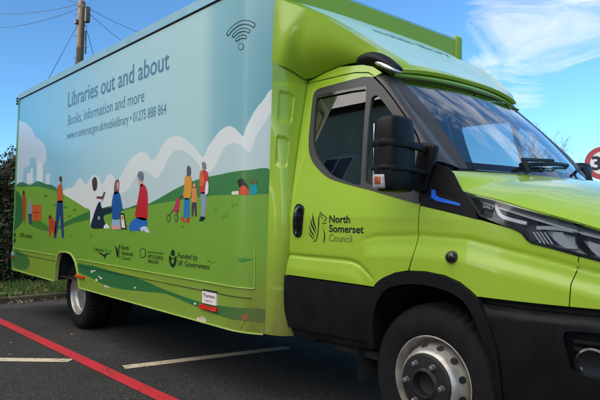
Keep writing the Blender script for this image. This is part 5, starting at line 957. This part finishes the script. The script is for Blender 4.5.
finish(bm, 'sill_bracket', M_dark, van, None, 40)
bm = bmesh.new(); rbox(bm, (0.2, 0, .42), (1.5, .8, .05), .01); rbox(bm, (-1.0, 0, .62), (2.0, 1.5, .05), .01); finish(bm, 'underfloor', M_dark, van, None, 40)
# marker lamps and plate along the skirt
bar('side_marker', -1.902, -1.678, .600, .628, M_red, .022)
bar('side_marker', -4.29, -4.06, .607, .632, simple('orange_lens', 'd8481c', .2, coat=.5, var=.1), .022)
bar('side_marker', -6.60, -6.50, .655, .685, M_amber, .022); bar('side_lamp', -6.59, -6.52, .69, .735, M_wlens, .022)
pl = bar('maker_plate', -1.866, -1.690, .640, .722, M_white, .016); bar('plate_dark_strip', -1.870, -1.688, .724, .735, M_dark, .013, par=pl)  # plain dark strip along the top of the plate
bm = bmesh.new(); put_text(bm, 'Torton', -1.850, -1.706, .686, .022, MB, .0175, .02); put_text(bm, 'BODIES LTD', -1.82, -1.735, .656, .010, MB, .0175, 0.); finish(bm, 'plate_lettering', M_purple, pl)

# ------------------------------------------------------------------ lettering on the door
bm = bmesh.new(); L_ = lambda a, z, o: MC(a, z, o)
put_text(bm, 'North', -.775, -.611, 1.2185, .040, L_, .0016, .022)
put_text(bm, 'Somerset', -.775, -.508, 1.1645, .040, L_, .0016, .022)
finish(bm, 'door_lettering', M_ink, [c for c in van.children if c.name.startswith('cab_door')][0])
DOOR = [c for c in van.children if c.name == 'cab_door'][0]
bm = bmesh.new(); put_text(bm, 'Council', -.775, -.594, 1.110, .040, L_, .0016, -.002); finish(bm, 'door_lettering', M_grey, DOOR)
def stroke(bm, pts, ws_, off=.0016, M=MC):
    c = cr_curve([(p[0], p[1], w) for p, w in zip(pts, ws_)], 5); o1, o2 = [], []
    for i, (a, z, w) in enumerate(c):
        p, q = c[max(i-1, 0)], c[min(i+1, len(c)-1)]; dx, dz = q[0]-p[0], q[1]-p[1]; l = math.hypot(dx, dz) or 1
        o1.append(bm.verts.new(M(a+dz/l*w, z-dx/l*w, off))); o2.append(bm.verts.new(M(a-dz/l*w, z+dx/l*w, off)))
    for i in range(len(c)-1):
        f = bm.faces.new([o1[i], o1[i+1], o2[i+1], o2[i]]); f.normal_update()
        if f.normal.y > 0: f.normal_flip()
bm = bmesh.new()
def ep(px, py):                    # emblem grid: px 65..215, py 85..320
    return (-.956+(px-65)/150*.168, 1.286-(py-85)/235*.190)
for P_, w_ in (([(155, 88), (148, 150), (146, 200), (140, 260), (125, 305), (105, 310)], [.0005, .004, .004, .0035, .003, .001]),
    ([(155, 90), (170, 112), (190, 122), (205, 140), (196, 155), (180, 160)], [.001, .003, .002, .003, .002, .001]),
    ([(172, 172), (188, 178), (205, 168)], [.001, .003, .001]), ([(160, 100), (166, 130), (180, 142)], [.001, .003, .001]),
    ([(172, 200), (190, 240), (192, 290), (184, 318)], [.0005, .003, .005, .001]),
    ([(100, 100), (104, 150), (118, 200), (132, 235)], [.0005, .006, .005, .001]),
    ([(84, 140), (92, 185), (112, 225), (128, 258)], [.0005, .006, .005, .001]),
    ([(72, 190), (82, 225), (102, 255), (120, 280)], [.0005, .005, .005, .001]),
    ([(68, 240), (82, 262), (98, 280), (114, 296)], [.0005, .004, .004, .001])):
    stroke(bm, [ep(*p) for p in P_], w_)
finish(bm, 'door_emblem', M_ink, DOOR)
# ------------------------------------------------------------------ cab interior
for y in (-.48, .48):
    bm = bmesh.new(); rbox(bm, (-.72, y, 1.13), (.50, .50, .15), .05, 4); st = finish(bm, 'seat', M_seat, van, None, 50)
    bm = bmesh.new(); rbox(bm, (-.97, y, 1.38), (.13, .46, .56), .05, 4, (0, -.15, 0)); finish(bm, 'backrest', M_seat, st, None, 50)
    bm = bmesh.new(); rbox(bm, (-1.03, y, 1.77), (.09, .25, .15), .035, 4, (0, -.15, 0)); finish(bm, 'headrest', M_seat, st, None, 50)
bm = bmesh.new(); rbox(bm, (-.12, 0, 1.33), (.42, 1.72, .22), .06, 4, (0, .12, 0)); rbox(bm, (-.24, -.48, 1.46), (.22, .42, .10), .04, 4); rbox(bm, (-.26, 0, 1.05), (.24, .5, .5), .05, 3); dash = finish(bm, 'dashboard', M_dash, van, None, 50)
bm = bmesh.new(); c0 = Vector((-.44, -.48, 1.44)); R0 = Matrix.Rotation(math.radians(-62), 4, 'Y')
tube(bm, [c0+(R0 @ Vector((.20*math.cos(t), .20*math.sin(t), 0))) for t in [2*math.pi*i/40 for i in range(41)]], .016, 8, cap=False)
for t in (0, 2.1, 4.2): tube(bm, [c0, c0+(R0 @ Vector((.2*math.cos(t), .2*math.sin(t), 0)))], .014, 6)
tube(bm, [c0, (-.2, -.48, 1.30)], .03, 8); finish(bm, 'steering_wheel', M_black, dash, None, 50)
bm = bmesh.new(); rbox(bm, (-1.16, 0, 1.45), (.03, 1.46, 1.2), .01); rbox(bm, (-.6, 0, .93), (1.2, 1.8, .04), .01); rbox(bm, (-.9, 0, 2.10), (.52, 1.42, .03), .01); finish(bm, 'cab_lining', M_lining, van, None, 40)
bm = bmesh.new(); rbox(bm, (-.50, 0, 1.985), (.02, .26, .07), .01, 3); tube(bm, [(-.50, 0, 1.99), (-.45, 0, 2.07)], .008); finish(bm, 'rear_view_mirror', M_black, van, None, 40)

def depth(o):
    n = 0
    while o.parent: o = o.parent; n += 1
    return n
for o in list(COL.objects):
    while depth(o) > 2: o.parent = o.parent.parent
# ------------------------------------------------------------------ ground (world frame, ground z=0)
def asphalt():
    m, nt, p = new_mat('asphalt')
    n1 = noise(nt, 120, 3, rough=.7); n2 = noise(nt, .55, 6, rough=.65); n3 = noise(nt, 6, 5, rough=.7)
    tc = nt.nodes.new('ShaderNodeTexCoord'); vo = nt.nodes.new('ShaderNodeTexVoronoi'); vo.inputs['Scale'].default_value = 125; nt.links.new(tc.outputs['Object'], vo.inputs['Vector'])
    stone = ramp(nt, vo.outputs['Color'], [(.35, (.026, .024, .023, 1)), (.55, (.050, .046, .043, 1)), (.78, (.092, .085, .078, 1)), (.94, (.19, .175, .16, 1))])
    gap = ramp(nt, vo.outputs['Distance'], [(.25, (1, 1, 1, 1)), (.62, (.25, .25, .25, 1))])
    c = mixc(nt, 1.0, stone, gap, 'MULTIPLY')
    c = mixc(nt, 1.0, c, ramp(nt, n2, [(.32, (.60, .60, .61, 1)), (.5, (1, .99, .97, 1)), (.68, (1.6, 1.52, 1.42, 1))]), 'MULTIPLY')
    c = mixc(nt, ramp(nt, n3, [(.60, (0, 0, 0, 1)), (.72, (.6, .6, .6, 1))]), c, (.022, .020, .019, 1))
    nt.links.new(c, p.inputs['Base Color']); p.inputs['Roughness'].default_value = .85
    bump(nt, p, mth(nt, 'ADD', mth(nt, 'MULTIPLY', vo.outputs['Distance'], -1.0), mth(nt, 'MULTIPLY', n1, .5)), .8, .006)
    return m
def road_paint(name, col, wear, sc=70):
    m, nt, p = new_mat(name)
    n1 = noise(nt, sc, 5, rough=.8); n2 = noise(nt, 3.5, 4)
    f = mth(nt, 'ADD', n1, mth(nt, 'MULTIPLY', mth(nt, 'SUBTRACT', n2, .5), .35))
    c = ramp(nt, f, [(wear-.05, (.04, .038, .038, 1)), (wear+.06, tuple(x*.8 for x in lin(col)[:3])+(1,)), (.75, lin(col))])
    nt.links.new(c, p.inputs['Base Color']); p.inputs['Roughness'].default_value = .7; bump(nt, p, n1, .3, .003); return m
def quad_sheet(name, pts, z, mat, kind='structure', sub=0):
    bm = bmesh.new(); f = bm.faces.new([bm.verts.new((x, y, z)) for x, y in pts]); f.normal_update()
    if f.normal.z < 0: f.normal_flip()
    o = finish(bm, name, mat); o['kind'] = kind; return o
M_grass_base = simple('grass_ground', (.045, .065, .02), .95, var=.5, vscale=2.5, bmp=.4, bscale=30)
quad_sheet('ground', [(-900, -900), (900, -900), (900, 900), (-900, 900)], -.03, M_grass_base)
M_asph = asphalt()
bm = bmesh.new()
f = bm.faces.new([bm.verts.new(p) for p in ((-7.28, -24, 0), (26, -24, 0), (26, 16, 0), (-7.28, 16, 0))])
o = finish(bm, 'car_park_surface', M_asph); o['kind'] = 'structure'
quad_sheet('red_line', [(-7.25, -1.51), (12, -1.38), (12, -1.48), (-7.25, -1.60)][::-1] if False else [(-7.25, -1.455), (14, -1.36), (14, -1.47), (-7.25, -1.565)], .004, road_paint('red_road_paint', 'd8202f', .405, 42))
M_wl = road_paint('cream_road_paint', 'e8d6b6', .40, 42)
def line(name, a, b, w):
    d = Vector((b[0]-a[0], b[1]-a[1])).normalized(); n = Vector((-d.y, d.x))*w/2
    quad_sheet(name, [(a[0]+n.x, a[1]+n.y), (b[0]+n.x, b[1]+n.y), (b[0]-n.x, b[1]-n.y), (a[0]-n.x, a[1]-n.y)], .004, M_wl)
line('bay_line', (-2.72, -1.34), (-2.42, .10), .12)
line('bay_line', (-3.22, -1.575), (-3.74, -2.11), .115)
line('bay_line', (-3.74, -2.11), (-5.6, -4.0), .075)
line('bay_line', (3.2, -1.30), (3.5, .3), .085)
# kerb edging and verge
mk = simple('kerb_concrete', (.075, .06, .038), .9, var=.45, vscale=7, bmp=.6, bscale=50)
for k in range(44):
    y = -24+.92*k
    if y > 15: break
    bm = bmesh.new(); rbox(bm, (-7.34, y+.455, .005), (.13, .905, .15), .012, 2); o = finish(bm, 'kerb', mk, None, None, 40); o['kind'] = 'structure'
bm = bmesh.new(); f = bm.faces.new([bm.verts.new(p) for p in ((-12, -24, .07), (-7.40, -24, .07), (-7.40, 16, .07), (-12, 16, .07))]); o = finish(bm, 'verge', M_grass_base); o['kind'] = 'structure'

def leafmat(name, cols, rough=.6, sc=.9):
    m, nt, p = new_mat(name)
    oi = nt.nodes.new('ShaderNodeVertexColor'); oi.layer_name = 'rnd'
    c = ramp(nt, oi.outputs[0], [(i/(len(cols)-1) if len(cols) > 1 else 0, k) for i, k in enumerate(cols)])
    nt.links.new(c, p.inputs['Base Color']); p.inputs['Roughness'].default_value = rough
    return m
def mesh_quick(name, V, F, mat, vals=None, parent=None):
    me = bpy.data.meshes.new(name); me.from_pydata(V, [], F)
    if vals is not None:
        a = me.color_attributes.new('rnd', 'FLOAT_COLOR', 'CORNER'); buf = []
        for p, v in zip(me.polygons, vals): buf += [v, v, v, 1]*p.loop_total
        a.data.foreach_set('color', buf)
    me.update(); return link(name, me, mat, parent)
# grass blades on the verge
V, F, vals = [], [], []
def blade(x, y, h, z0=.07):
    a = random.uniform(0, 6.28); w = random.uniform(.003, .007); lx, ly = random.gauss(0, .35)*h, random.gauss(0, .35)*h; i = len(V)
    V.extend([(x-w*math.cos(a), y-w*math.sin(a), z0), (x+w*math.cos(a), y+w*math.sin(a), z0), (x+lx*.5+w*.7*math.cos(a), y+ly*.5+w*.7*math.sin(a), z0+h*.6), (x+lx, y+ly, z0+h)])
    F.extend([(i, i+1, i+2), (i, i+2, i+3)]); v = random.random(); vals.extend([v, v])
for _ in range(26000):
    x = random.uniform(-9.2, -7.38); y = random.uniform(-4, 2.5)
    if math.sin(x*5.1+y*3.3)+math.sin(y*7.7-x*2)+random.random()*2.2 > .2: blade(x, y, random.uniform(.03, .10)*(1.5 if random.random() < .06 else 1))
for _ in range(9000): blade(random.uniform(-9.4, -7.4), random.choice([random.uniform(-22, -4), random.uniform(2.5, 15)]), random.uniform(.04, .12))
o = mesh_quick('verge_grass', V, F, leafmat('grass_blades', [(.05, .11, .018, 1), (.10, .18, .028, 1), (.16, .23, .045, 1)]), vals); o['kind'] = 'stuff'
# dead leaves along the kerb
V, F, vals = [], [], []
def leaf(c, s, n=None):
    n = n or Vector((random.gauss(0, 1), random.gauss(0, 1), random.gauss(0, 1))).normalized(); u = n.orthogonal().normalized(); u.rotate(Matrix.Rotation(random.uniform(0, 6.28), 3, n)); w = n.cross(u); i = len(V)
    c = Vector(c); V.extend([c-u*s, c-w*s*.55+n*s*.12, c+u*s, c+w*s*.55+n*s*.12]); F.extend([(i, i+1, i+2), (i, i+2, i+3)]); v = random.random(); vals.extend([v, v])
for _ in range(2600):
    x = random.choice([random.gauss(-7.25, .10), random.uniform(-9, -7.3)]); y = random.uniform(-6, 4)
    if x > -7.0 and random.random() < .8: continue
    leaf((x, y, (.12 if x < -7.27 else .012)+random.random()*.02), random.uniform(.012, .03), Vector((random.gauss(0, .4), random.gauss(0, .4), 1)).normalized())
for _ in range(170): leaf((random.uniform(-7.2, 2), random.uniform(-4.5, .5), .008), random.uniform(.006, .02), Vector((random.gauss(0, .3), random.gauss(0, .3), 1)).normalized())
o = mesh_quick('fallen_leaves', V, F, leafmat('dead_leaves', [(.10, .055, .025, 1), (.20, .13, .07, 1), (.30, .22, .13, 1)]), vals); o['kind'] = 'stuff'

# hedges
def hedge(name, x0, x1, y0, y1, h, label, n, dense=None, cols=None, core=True):
    global V, F, vals
    root = empty(name, ((x0+x1)/2, (y0+y1)/2, 0)); tag(root, label, 'hedge')
    ox, oy = (x0+x1)/2, (y0+y1)/2
    V, F, vals = [], [], []
    def surf(y): return .16*math.sin(y*1.7)+.10*math.sin(y*4.3+1)+.07*math.sin(y*9.1)
    horizontal = (x1-x0) > (y1-y0)
    for _ in range(n):
        t = random.random(); 
        if dense and random.random() < .8: y = random.uniform(*dense)
        else: y = random.uniform(y0, y1) if not horizontal else random.uniform(x0, x1)
        top = h+surf(y*1.3)*.9+.10*math.sin(y*13)
        z = .05+top*(random.random()**.9)
        d0, d1 = (x0, x1) if not horizontal else (y0, y1)
        face = random.random()
        bul = surf(y)+.10*math.sin(z*5+y*3)
        if face < .62: d = d1+bul-abs(random.gauss(0, .14))
        elif face < .82: d = random.uniform(d0, d1); z = top-abs(random.gauss(0, .12))+(random.random()**4)*.35
        else: d = random.uniform(d0, d1)
        c = (d-ox, y-oy, z) if not horizontal else (y-ox, d-oy, z)
        leaf(c, random.uniform(.015, .035)*(1.6 if random.random() < .25 else 1))
    mesh_quick('foliage', V, F, leafmat(name+'_leaves', cols or [(.028, .045, .016, 1), (.045, .07, .024, 1), (.07, .085, .03, 1), (.11, .08, .04, 1), (.30, .21, .13, 1)]), vals, root)
    bm = bmesh.new()
    for _ in range(int(n/900)):
        y = random.uniform(*(dense or ((y0, y1) if not horizontal else (x0, x1)))); d = random.uniform(x0, x1) if not horizontal else random.uniform(y0, y1)
        p = Vector((d-ox, y-oy, .0)) if not horizontal else Vector((y-ox, d-oy, 0)); pts = [p]
        for k in range(5): p = p+Vector((random.gauss(0, .10), random.gauss(0, .10), h/5*random.uniform(.8, 1.1))); pts.append(p)
        tube(bm, pts, [.014, .012, .010, .008, .006, .003], 5)
    finish(bm, 'stems', simple(name+'_bark', (.03, .024, .018), .9, var=.3), root, None, 60)
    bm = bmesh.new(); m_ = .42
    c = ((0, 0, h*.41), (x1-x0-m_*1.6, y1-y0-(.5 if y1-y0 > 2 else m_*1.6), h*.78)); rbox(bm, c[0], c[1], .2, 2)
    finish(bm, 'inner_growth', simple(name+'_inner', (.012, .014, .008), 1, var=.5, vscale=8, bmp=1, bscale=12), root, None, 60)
    return root
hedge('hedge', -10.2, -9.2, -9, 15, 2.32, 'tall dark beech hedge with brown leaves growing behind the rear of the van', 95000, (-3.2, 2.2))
hedge('hedge', -9, 30, 14.2, 15.4, 1.9, 'long low hedge running behind the far side of the car park', 48000, None, [(.02, .035, .012, 1), (.04, .06, .02, 1), (.07, .08, .03, 1)])

# telegraph pole with its cables
def telegraph():
    top = to_world((-20.39, 4.69, 9.417)); low = to_world((-20.48, 4.69, 7.06)); d = (Vector(low)-Vector(top)); base = Vector(top)+d*(top.z/(top.z-low.z))
    root = empty('telegraph_pole', (base.x, base.y, 0)); tag(root, 'weathered wooden telegraph pole with fanned out cables rising behind the box body', 'telegraph pole')
    T = Vector(top)-Vector((base.x, base.y, 0))
    m, nt, p = new_mat('weathered_timber'); n = noise(nt, 9, 6, stretch=(6, 6, .35)); n2 = noise(nt, 2, 3)
    c = ramp(nt, n, [(.3, (.05, .032, .02, 1)), (.5, (.16, .11, .075, 1)), (.75, (.30, .22, .16, 1))]); nt.links.new(mixc(nt, mth(nt, 'MULTIPLY', n2, .5), c, (.09, .07, .03, 1)), p.inputs['Base Color']); p.inputs['Roughness'].default_value = .9; bump(nt, p, n, .6, .02)
    bm = bmesh.new(); tube(bm, [T*k/10 for k in range(11)]+[T+Vector((0, 0, .06))], [.175-.045*k/10 for k in range(11)]+[.07], 18); finish(bm, 'pole', m, root, None, 50)
    mt = simple('cable_box_grey', (.10, .09, .08), .6, var=.2)
    bm = bmesh.new(); rbox(bm, T+Vector((.10, .17, -.48)), (.20, .20, .62), .04, 3); finish(bm, 'junction_box', mt, root, None, 40)
    bm = bmesh.new(); rbox(bm, T+Vector((-.06, -.16, -.80)), (.16, .16, .18), .03, 3); rbox(bm, T+Vector((.05, .15, -1.55)), (.06, .05, .9), .01, 2); finish(bm, 'bracket', mt, root, None, 40)
    bm = bmesh.new()
    for k in range(9):
        z = -.5-.42*k; s = 1 if k % 2 else -1
        tube(bm, [T+Vector((0, 0, z)), T+Vector((.12*s, .22*s, z)), T+Vector((.12*s, .22*s, z+.03))], .011, 5)
    finish(bm, 'step_iron', mt, root, None, 40)
    bm = bmesh.new()
    for k in range(5):
        t = 2*math.pi*k/5; tube(bm, [T+Vector((0, 0, -.22)), T+Vector((.19*math.cos(t), .19*math.sin(t), -.22)), T+Vector((.19*math.cos(t), .19*math.sin(t), -.13))], .014, 5)
    finish(bm, 'hook_ring', mt, root, None, 40)
    wm = simple('cable_black', (.02, .02, .022), .6, var=0)
    B = Vector((base.x, base.y, 0))
    for k, (e, sag, dz) in enumerate(CABLES):
        e = Vector(e)-B; s0 = T+Vector((0, 0, -.2+dz)); pts = []
        for i in range(25):
            t = i/24; q = s0.lerp(e, t); q.z -= sag*4*t*(1-t); pts.append(q)
        bm = bmesh.new(); tube(bm, pts, .011, 5); finish(bm, 'cable', wm, root, None, 60)
R3 = [(.661, -.013, -.75), (.75, .029, .66), (.013, -.999, .029)]
# far cable ends, metres (house eaves and the next poles along the lane)
CABLES = CABLE_PTS
telegraph()

# the 30 sign
def sign():
    c = to_world((-2.004, 6.216, 2.157)); c = Vector(c); root = empty('speed_limit_sign', (c.x, c.y, 0)); tag(root, 'round red and white 30 speed limit sign on a grey post at the right edge', 'road sign')
    n = (Vector((CAMW.x, CAMW.y, 0))-Vector((c.x, c.y, 0))).normalized(); n.rotate(Matrix.Rotation(math.radians(8), 3, 'Z')); u = Vector((-n.y, n.x, 0)); z = Vector((0, 0, 1)); H = c.z
    def disc(r, off, mt, name, par=root, th=.002, r0=0):
        bm = bmesh.new(); N = 64; o = [bm.verts.new(Vector((0, 0, H))+n*off+(u*math.cos(2*math.pi*k/N)+z*math.sin(2*math.pi*k/N))*r) for k in range(N)]
        b = [bm.verts.new(v.co-n*th) for v in o]; bm.faces.new(o); bm.faces.new(b[::-1])
        for k in range(N): bm.faces.new([o[k], b[k], b[(k+1) % N], o[(k+1) % N]])
        bmesh.ops.recalc_face_normals(bm, faces=bm.faces[:]); return finish(bm, name, mt, par, None, 30)
    r = .262
    disc(r, 0, simple('sign_back_grey', (.25, .26, .27), .5), 'sign_plate', th=.02)
    red = disc(r*.985, .004, simple('sign_red', 'b3161d', .35, coat=.4, var=.06), 'red_ring'); wh = disc(r*.70, .007, simple('sign_white', 'e9e9ec', .35, coat=.4, var=.04), 'white_face')
    bm = bmesh.new(); vs, fs = text_mesh('30', .028); w0 = min(v[0] for v in vs); w1 = max(v[0] for v in vs); ch = cap_h(); W_, Hh = .33, .205
    nv = [bm.verts.new(Vector((0, 0, H))+n*.0095+u*((v[0]-w0)/(w1-w0)-.5)*W_*(1 if True else -1)+z*(v[1]/ch-.5)*Hh) for v in vs]
    for f in fs:
        try: bm.faces.new([nv[i] for i in f])
        except ValueError: pass
    finish(bm, 'numerals', simple('sign_black', (.012, .012, .014), .4, var=0), wh)
    pm = simple('post_grey', (.16, .165, .17), .5, metal=.3)
    bm = bmesh.new(); tube(bm, [-n*.06, -n*.06+z*(H+r*.8)], .038, 20); finish(bm, 'post', pm, root, None, 50)
    bm = bmesh.new(); rbox(bm, -n*.01+z*(H-r-.17), (.36, .02, .26), .01, 3, Matrix.Rotation(math.atan2(n.y, n.x)+math.pi/2, 4, 'Z')); finish(bm, 'lower_plate', simple('plate_grey', (.22, .22, .23), .6), root, None, 40)
    bm = bmesh.new()
    for dz in (.12, -.12): rbox(bm, -n*.03+z*(H+dz), (.12, .04, .03), .005, 2, Matrix.Rotation(math.atan2(n.y, n.x)+math.pi/2, 4, 'Z'))
    finish(bm, 'clamp', pm, root, None, 40)
CAMW = to_world((1.58, -3.30, 1.25)); CAMW = Vector(CAMW)
sign()

# bare trees
def tree(name, base, h, label, seed, leafy=.25, spread=1.0):
    global V, F, vals
    random.seed(seed); root = empty(name, base); tag(root, label, 'tree'); bt = bmesh.new(); br = bmesh.new(); tips = []
    def grow(p, d, l, r, lev):
        pts = [p]; rr = [r]; q = p; dd = d
        for k in range(5):
            dd = (dd+Vector((random.gauss(0, .13), random.gauss(0, .13), random.gauss(.04, .08)))).normalized(); q = q+dd*l/5; pts.append(q); rr.append(r*(1-.6*(k+1)/5))
        tube(bt if lev == 0 else br, pts, rr, 8 if lev < 2 else 4, cap=False)
        if lev >= 4: tips.extend(pts[2:]); return
        for k in range(random.randint(3, 5) if lev else 7):
            t = random.uniform(.35, 1) if lev else random.uniform(.3, 1); i = min(4, int(t*5)); s = pts[i].lerp(pts[i+1], t*5-i if t < 1 else 1)
            nd = (dd*.75+Vector((random.gauss(0, .6), random.gauss(0, .6), random.uniform(.0, .6)))*spread).normalized(); grow(s, nd, l*random.uniform(.5, .72), r*(1-.5*t)*.78, lev+1)
    grow(Vector((0, 0, 0)), Vector((0, 0, 1)), h*.55, h*.02, 0)
    bk = simple(name+'_bark', (.09, .07, .055), .9, var=.3)
    finish(bt, 'trunk', bk, root, None, 60); finish(br, 'branches', bk, root, None, 60)
    V, F, vals = [], [], []
    for t in tips:
        for _ in range(2):
            if random.random() < leafy: leaf(t+Vector([random.gauss(0, .12) for _ in range(3)]), random.uniform(.03, .06))
    mesh_quick('crown', V, F, leafmat(name+'_leaves', [(.06, .045, .02, 1), (.16, .06, .03, 1), (.13, .12, .04, 1)]), vals, root)
tree('bare_tree', (-15.3, 33.0, 0), 7.4, 'small almost bare tree with a few reddish leaves seen past the windscreen', 11, .035)
random.seed(5)

# a terrace across the car park, behind the camera: it shades this corner and is mirrored in the glass
def terrace(x, y, w, d, h, col, label, floors=3):
    root = empty('terraced_house', (x, y, 0)); tag(root, label, 'house', 'row of terraced houses across the car park')
    bm = bmesh.new(); rbox(bm, (0, 0, h/2), (w-.02, d, h), .02, 1)
    finish(bm, 'wall', simple('render_'+col, col, .85, var=.10, bmp=.2, bscale=90), root, None, 30)
    bm = bmesh.new(); o = .4; r = 2.6
    vs = [bm.verts.new(p) for p in ((-w/2, -d/2-o, h-.05), (w/2, -d/2-o, h-.05), (w/2, d/2+o, h-.05), (-w/2, d/2+o, h-.05), (-w/2, 0, h+r), (w/2, 0, h+r))]
    for q in ((0, 1, 5, 4), (2, 3, 4, 5), (0, 4, 3), (1, 2, 5), (0, 3, 2, 1)): bm.faces.new([vs[i] for i in q])
    roof = finish(bm, 'roof', simple('roof_tiles_'+col, (.10, .06, .045), .8, var=.3, vscale=20, bmp=.5), root)
    bm = bmesh.new(); rbox(bm, (w*.42, 0, h+r+.3), (.9, .6, 1.6), .02, 1); finish(bm, 'chimney', simple('brick_'+col, (.24, .11, .07), .9, var=.3, vscale=20), roof)
    fr = simple('white_frame_'+col, 'eceef0', .4, var=.05)
    for k_ in range(floors):
        zc = 1.5+2.75*k_
        for k in range(3):
            xx = (-w/3)+k*w/3
            if k_ == 0 and k == 1:
                bm = bmesh.new(); rbox(bm, (xx, d/2+.03, 1.05), (.95, .08, 2.1), .01, 1); finish(bm, 'door', simple('door_paint_'+col, (.03, .06, .12), .4), root, None, 30); continue
            bm = bmesh.new(); rbox(bm, (xx, d/2+.02, zc), (1.3, .10, 1.35), .01, 1); f_ = finish(bm, 'window', fr, root, None, 30)
            bm = bmesh.new()
            for s in (-.31, .31): rbox(bm, (xx+s, d/2+.075, zc), (.53, .02, 1.18), .004, 1)
            finish(bm, 'pane', M_blackg, f_, None, 30)
for k, (col, nm_) in enumerate((('e6e4de', 'white rendered terraced house at the left end of the row behind the camera'), ('d9cfb4', 'cream terraced house, second from the left end of the row behind the camera'),
        ('c9d3d6', 'pale grey terraced house in the middle of the row behind the camera'), ('ead9c8', 'pale peach terraced house, second from the right end of the row behind the camera'), ('dfe0dc', 'off white terraced house at the right end of the row behind the camera'))):
    terrace(-22+8.4*k, -27 if k > 1 else -13.5, 8.4, 8, 8.9 if k > 1 else 10.2, col, nm_)

# ------------------------------------------------------------------ light, sky, camera
SUN_DIR = Vector((-.12, -.99, 0)).normalized(); EL = math.radians(15)
sun = bpy.data.lights.new('sun', 'SUN'); sun.energy = 2.2; sun.angle = math.radians(.5); sun.color = (1, .94, .84)
so = bpy.data.objects.new('sun', sun); COL.objects.link(so); D = Vector((SUN_DIR.x*math.cos(EL), SUN_DIR.y*math.cos(EL), math.sin(EL)))
so.rotation_euler = D.to_track_quat('Z', 'Y').to_euler(); so.location = (0, 0, 20)
w = bpy.data.worlds.new('World'); scene.world = w; w.use_nodes = True; nt = w.node_tree; nt.nodes.clear()
out = nt.nodes.new('ShaderNodeOutputWorld'); bg = nt.nodes.new('ShaderNodeBackground'); sky = nt.nodes.new('ShaderNodeTexSky')
sky.sky_type = 'NISHITA'; sky.sun_disc = False; sky.sun_elevation = EL; sky.sun_rotation = math.atan2(SUN_DIR.x, SUN_DIR.y)
sky.air_density = 1.0; sky.dust_density = 0.0; sky.ozone_density = 5.0; sky.altitude = 1500
bg.inputs[1].default_value = SKY
# high wisps of cirrus
tc = nt.nodes.new('ShaderNodeTexCoord'); mp = nt.nodes.new('ShaderNodeMapping'); mp.inputs['Scale'].default_value = (2.2, 2.2, 7.0); mp.inputs['Rotation'].default_value = (.25, .35, .6)
nt.links.new(tc.outputs['Generated'], mp.inputs[0])
n1 = nt.nodes.new('ShaderNodeTexNoise'); n1.inputs['Scale'].default_value = 2.2; n1.inputs['Detail'].default_value = 12; n1.inputs['Roughness'].default_value = .62; n1.inputs['Distortion'].default_value = .9
nt.links.new(mp.outputs[0], n1.inputs['Vector'])
def blob(dirv, r0, r1):
    d = nt.nodes.new('ShaderNodeVectorMath'); d.operation = 'DOT_PRODUCT'; d.inputs[1].default_value = dirv; nt.links.new(tc.outputs['Generated'], d.inputs[0])
    mr = nt.nodes.new('ShaderNodeMapRange'); mr.interpolation_type = 'SMOOTHSTEP'; mr.inputs['From Min'].default_value = math.cos(r0); mr.inputs['From Max'].default_value = math.cos(r1); nt.links.new(d.outputs['Value'], mr.inputs['Value']); return mr.outputs[0]
msk = 0.0
for dv, r0, r1 in CLOUDS:
    b = blob(dv, r0, r1); msk = b if isinstance(msk, float) else mth(nt, 'MAXIMUM', msk, b)
cl = mth(nt, 'MULTIPLY', mth(nt, 'SUBTRACT', mth(nt, 'ADD', n1.outputs['Fac'], mth(nt, 'MULTIPLY', msk, .34)), .735), 3.4, True)
cl = mth(nt, 'MULTIPLY', cl, .85)
skc = mixc(nt, 1.0, sky.outputs[0], (.90, 1.03, 1.0, 1), 'MULTIPLY')
col = mixc(nt, cl, skc, (CLW*1.0, CLW*1.02, CLW*1.06, 1))
# bright broken cloud added out of view as fill light for the near side
n2 = nt.nodes.new('ShaderNodeTexNoise'); n2.inputs['Scale'].default_value = 3.4; n2.inputs['Detail'].default_value = 8; n2.inputs['Roughness'].default_value = .55
nt.links.new(tc.outputs['Generated'], n2.inputs['Vector'])
fill_cloud = blob(FILL_DIR, FILL_R0, FILL_R1)
bk_ = mth(nt, 'MULTIPLY', mth(nt, 'SUBTRACT', mth(nt, 'ADD', n2.outputs['Fac'], mth(nt, 'MULTIPLY', fill_cloud, .52)), .74), 4.0, True)
col = mixc(nt, bk_, col, (FILL_CLOUD*1.04, FILL_CLOUD, FILL_CLOUD*.95, 1))
nt.links.new(col, bg.inputs[0]); nt.links.new(bg.outputs[0], out.inputs[0])

cam = bpy.data.cameras.new('camera'); co = bpy.data.objects.new('camera', cam); COL.objects.link(co)
cam.sensor_width = 36; cam.lens = 36*570/600; cam.clip_end = 3000; cam.clip_start = .05
right = Vector((.66072, .75054, .01304)); 
rt = Vector(RCAM[0]); dn = Vector(RCAM[1]); fw = Vector(RCAM[2])
m3 = Matrix((rt, -dn, -fw)).transposed()
co.matrix_world = RY @ (Matrix.Translation((1.58, -3.30, 1.25-.09)) @ m3.to_4x4())
scene.camera = co
scene.view_settings.view_transform = 'Standard'; scene.view_settings.look = 'None'; scene.view_settings.exposure = EXPO; scene.view_settings.gamma = 1
scene.render.resolution_x = 1024; scene.render.resolution_y = 683
scene.cycles.max_bounces = 8; scene.cycles.transparent_max_bounces = 12
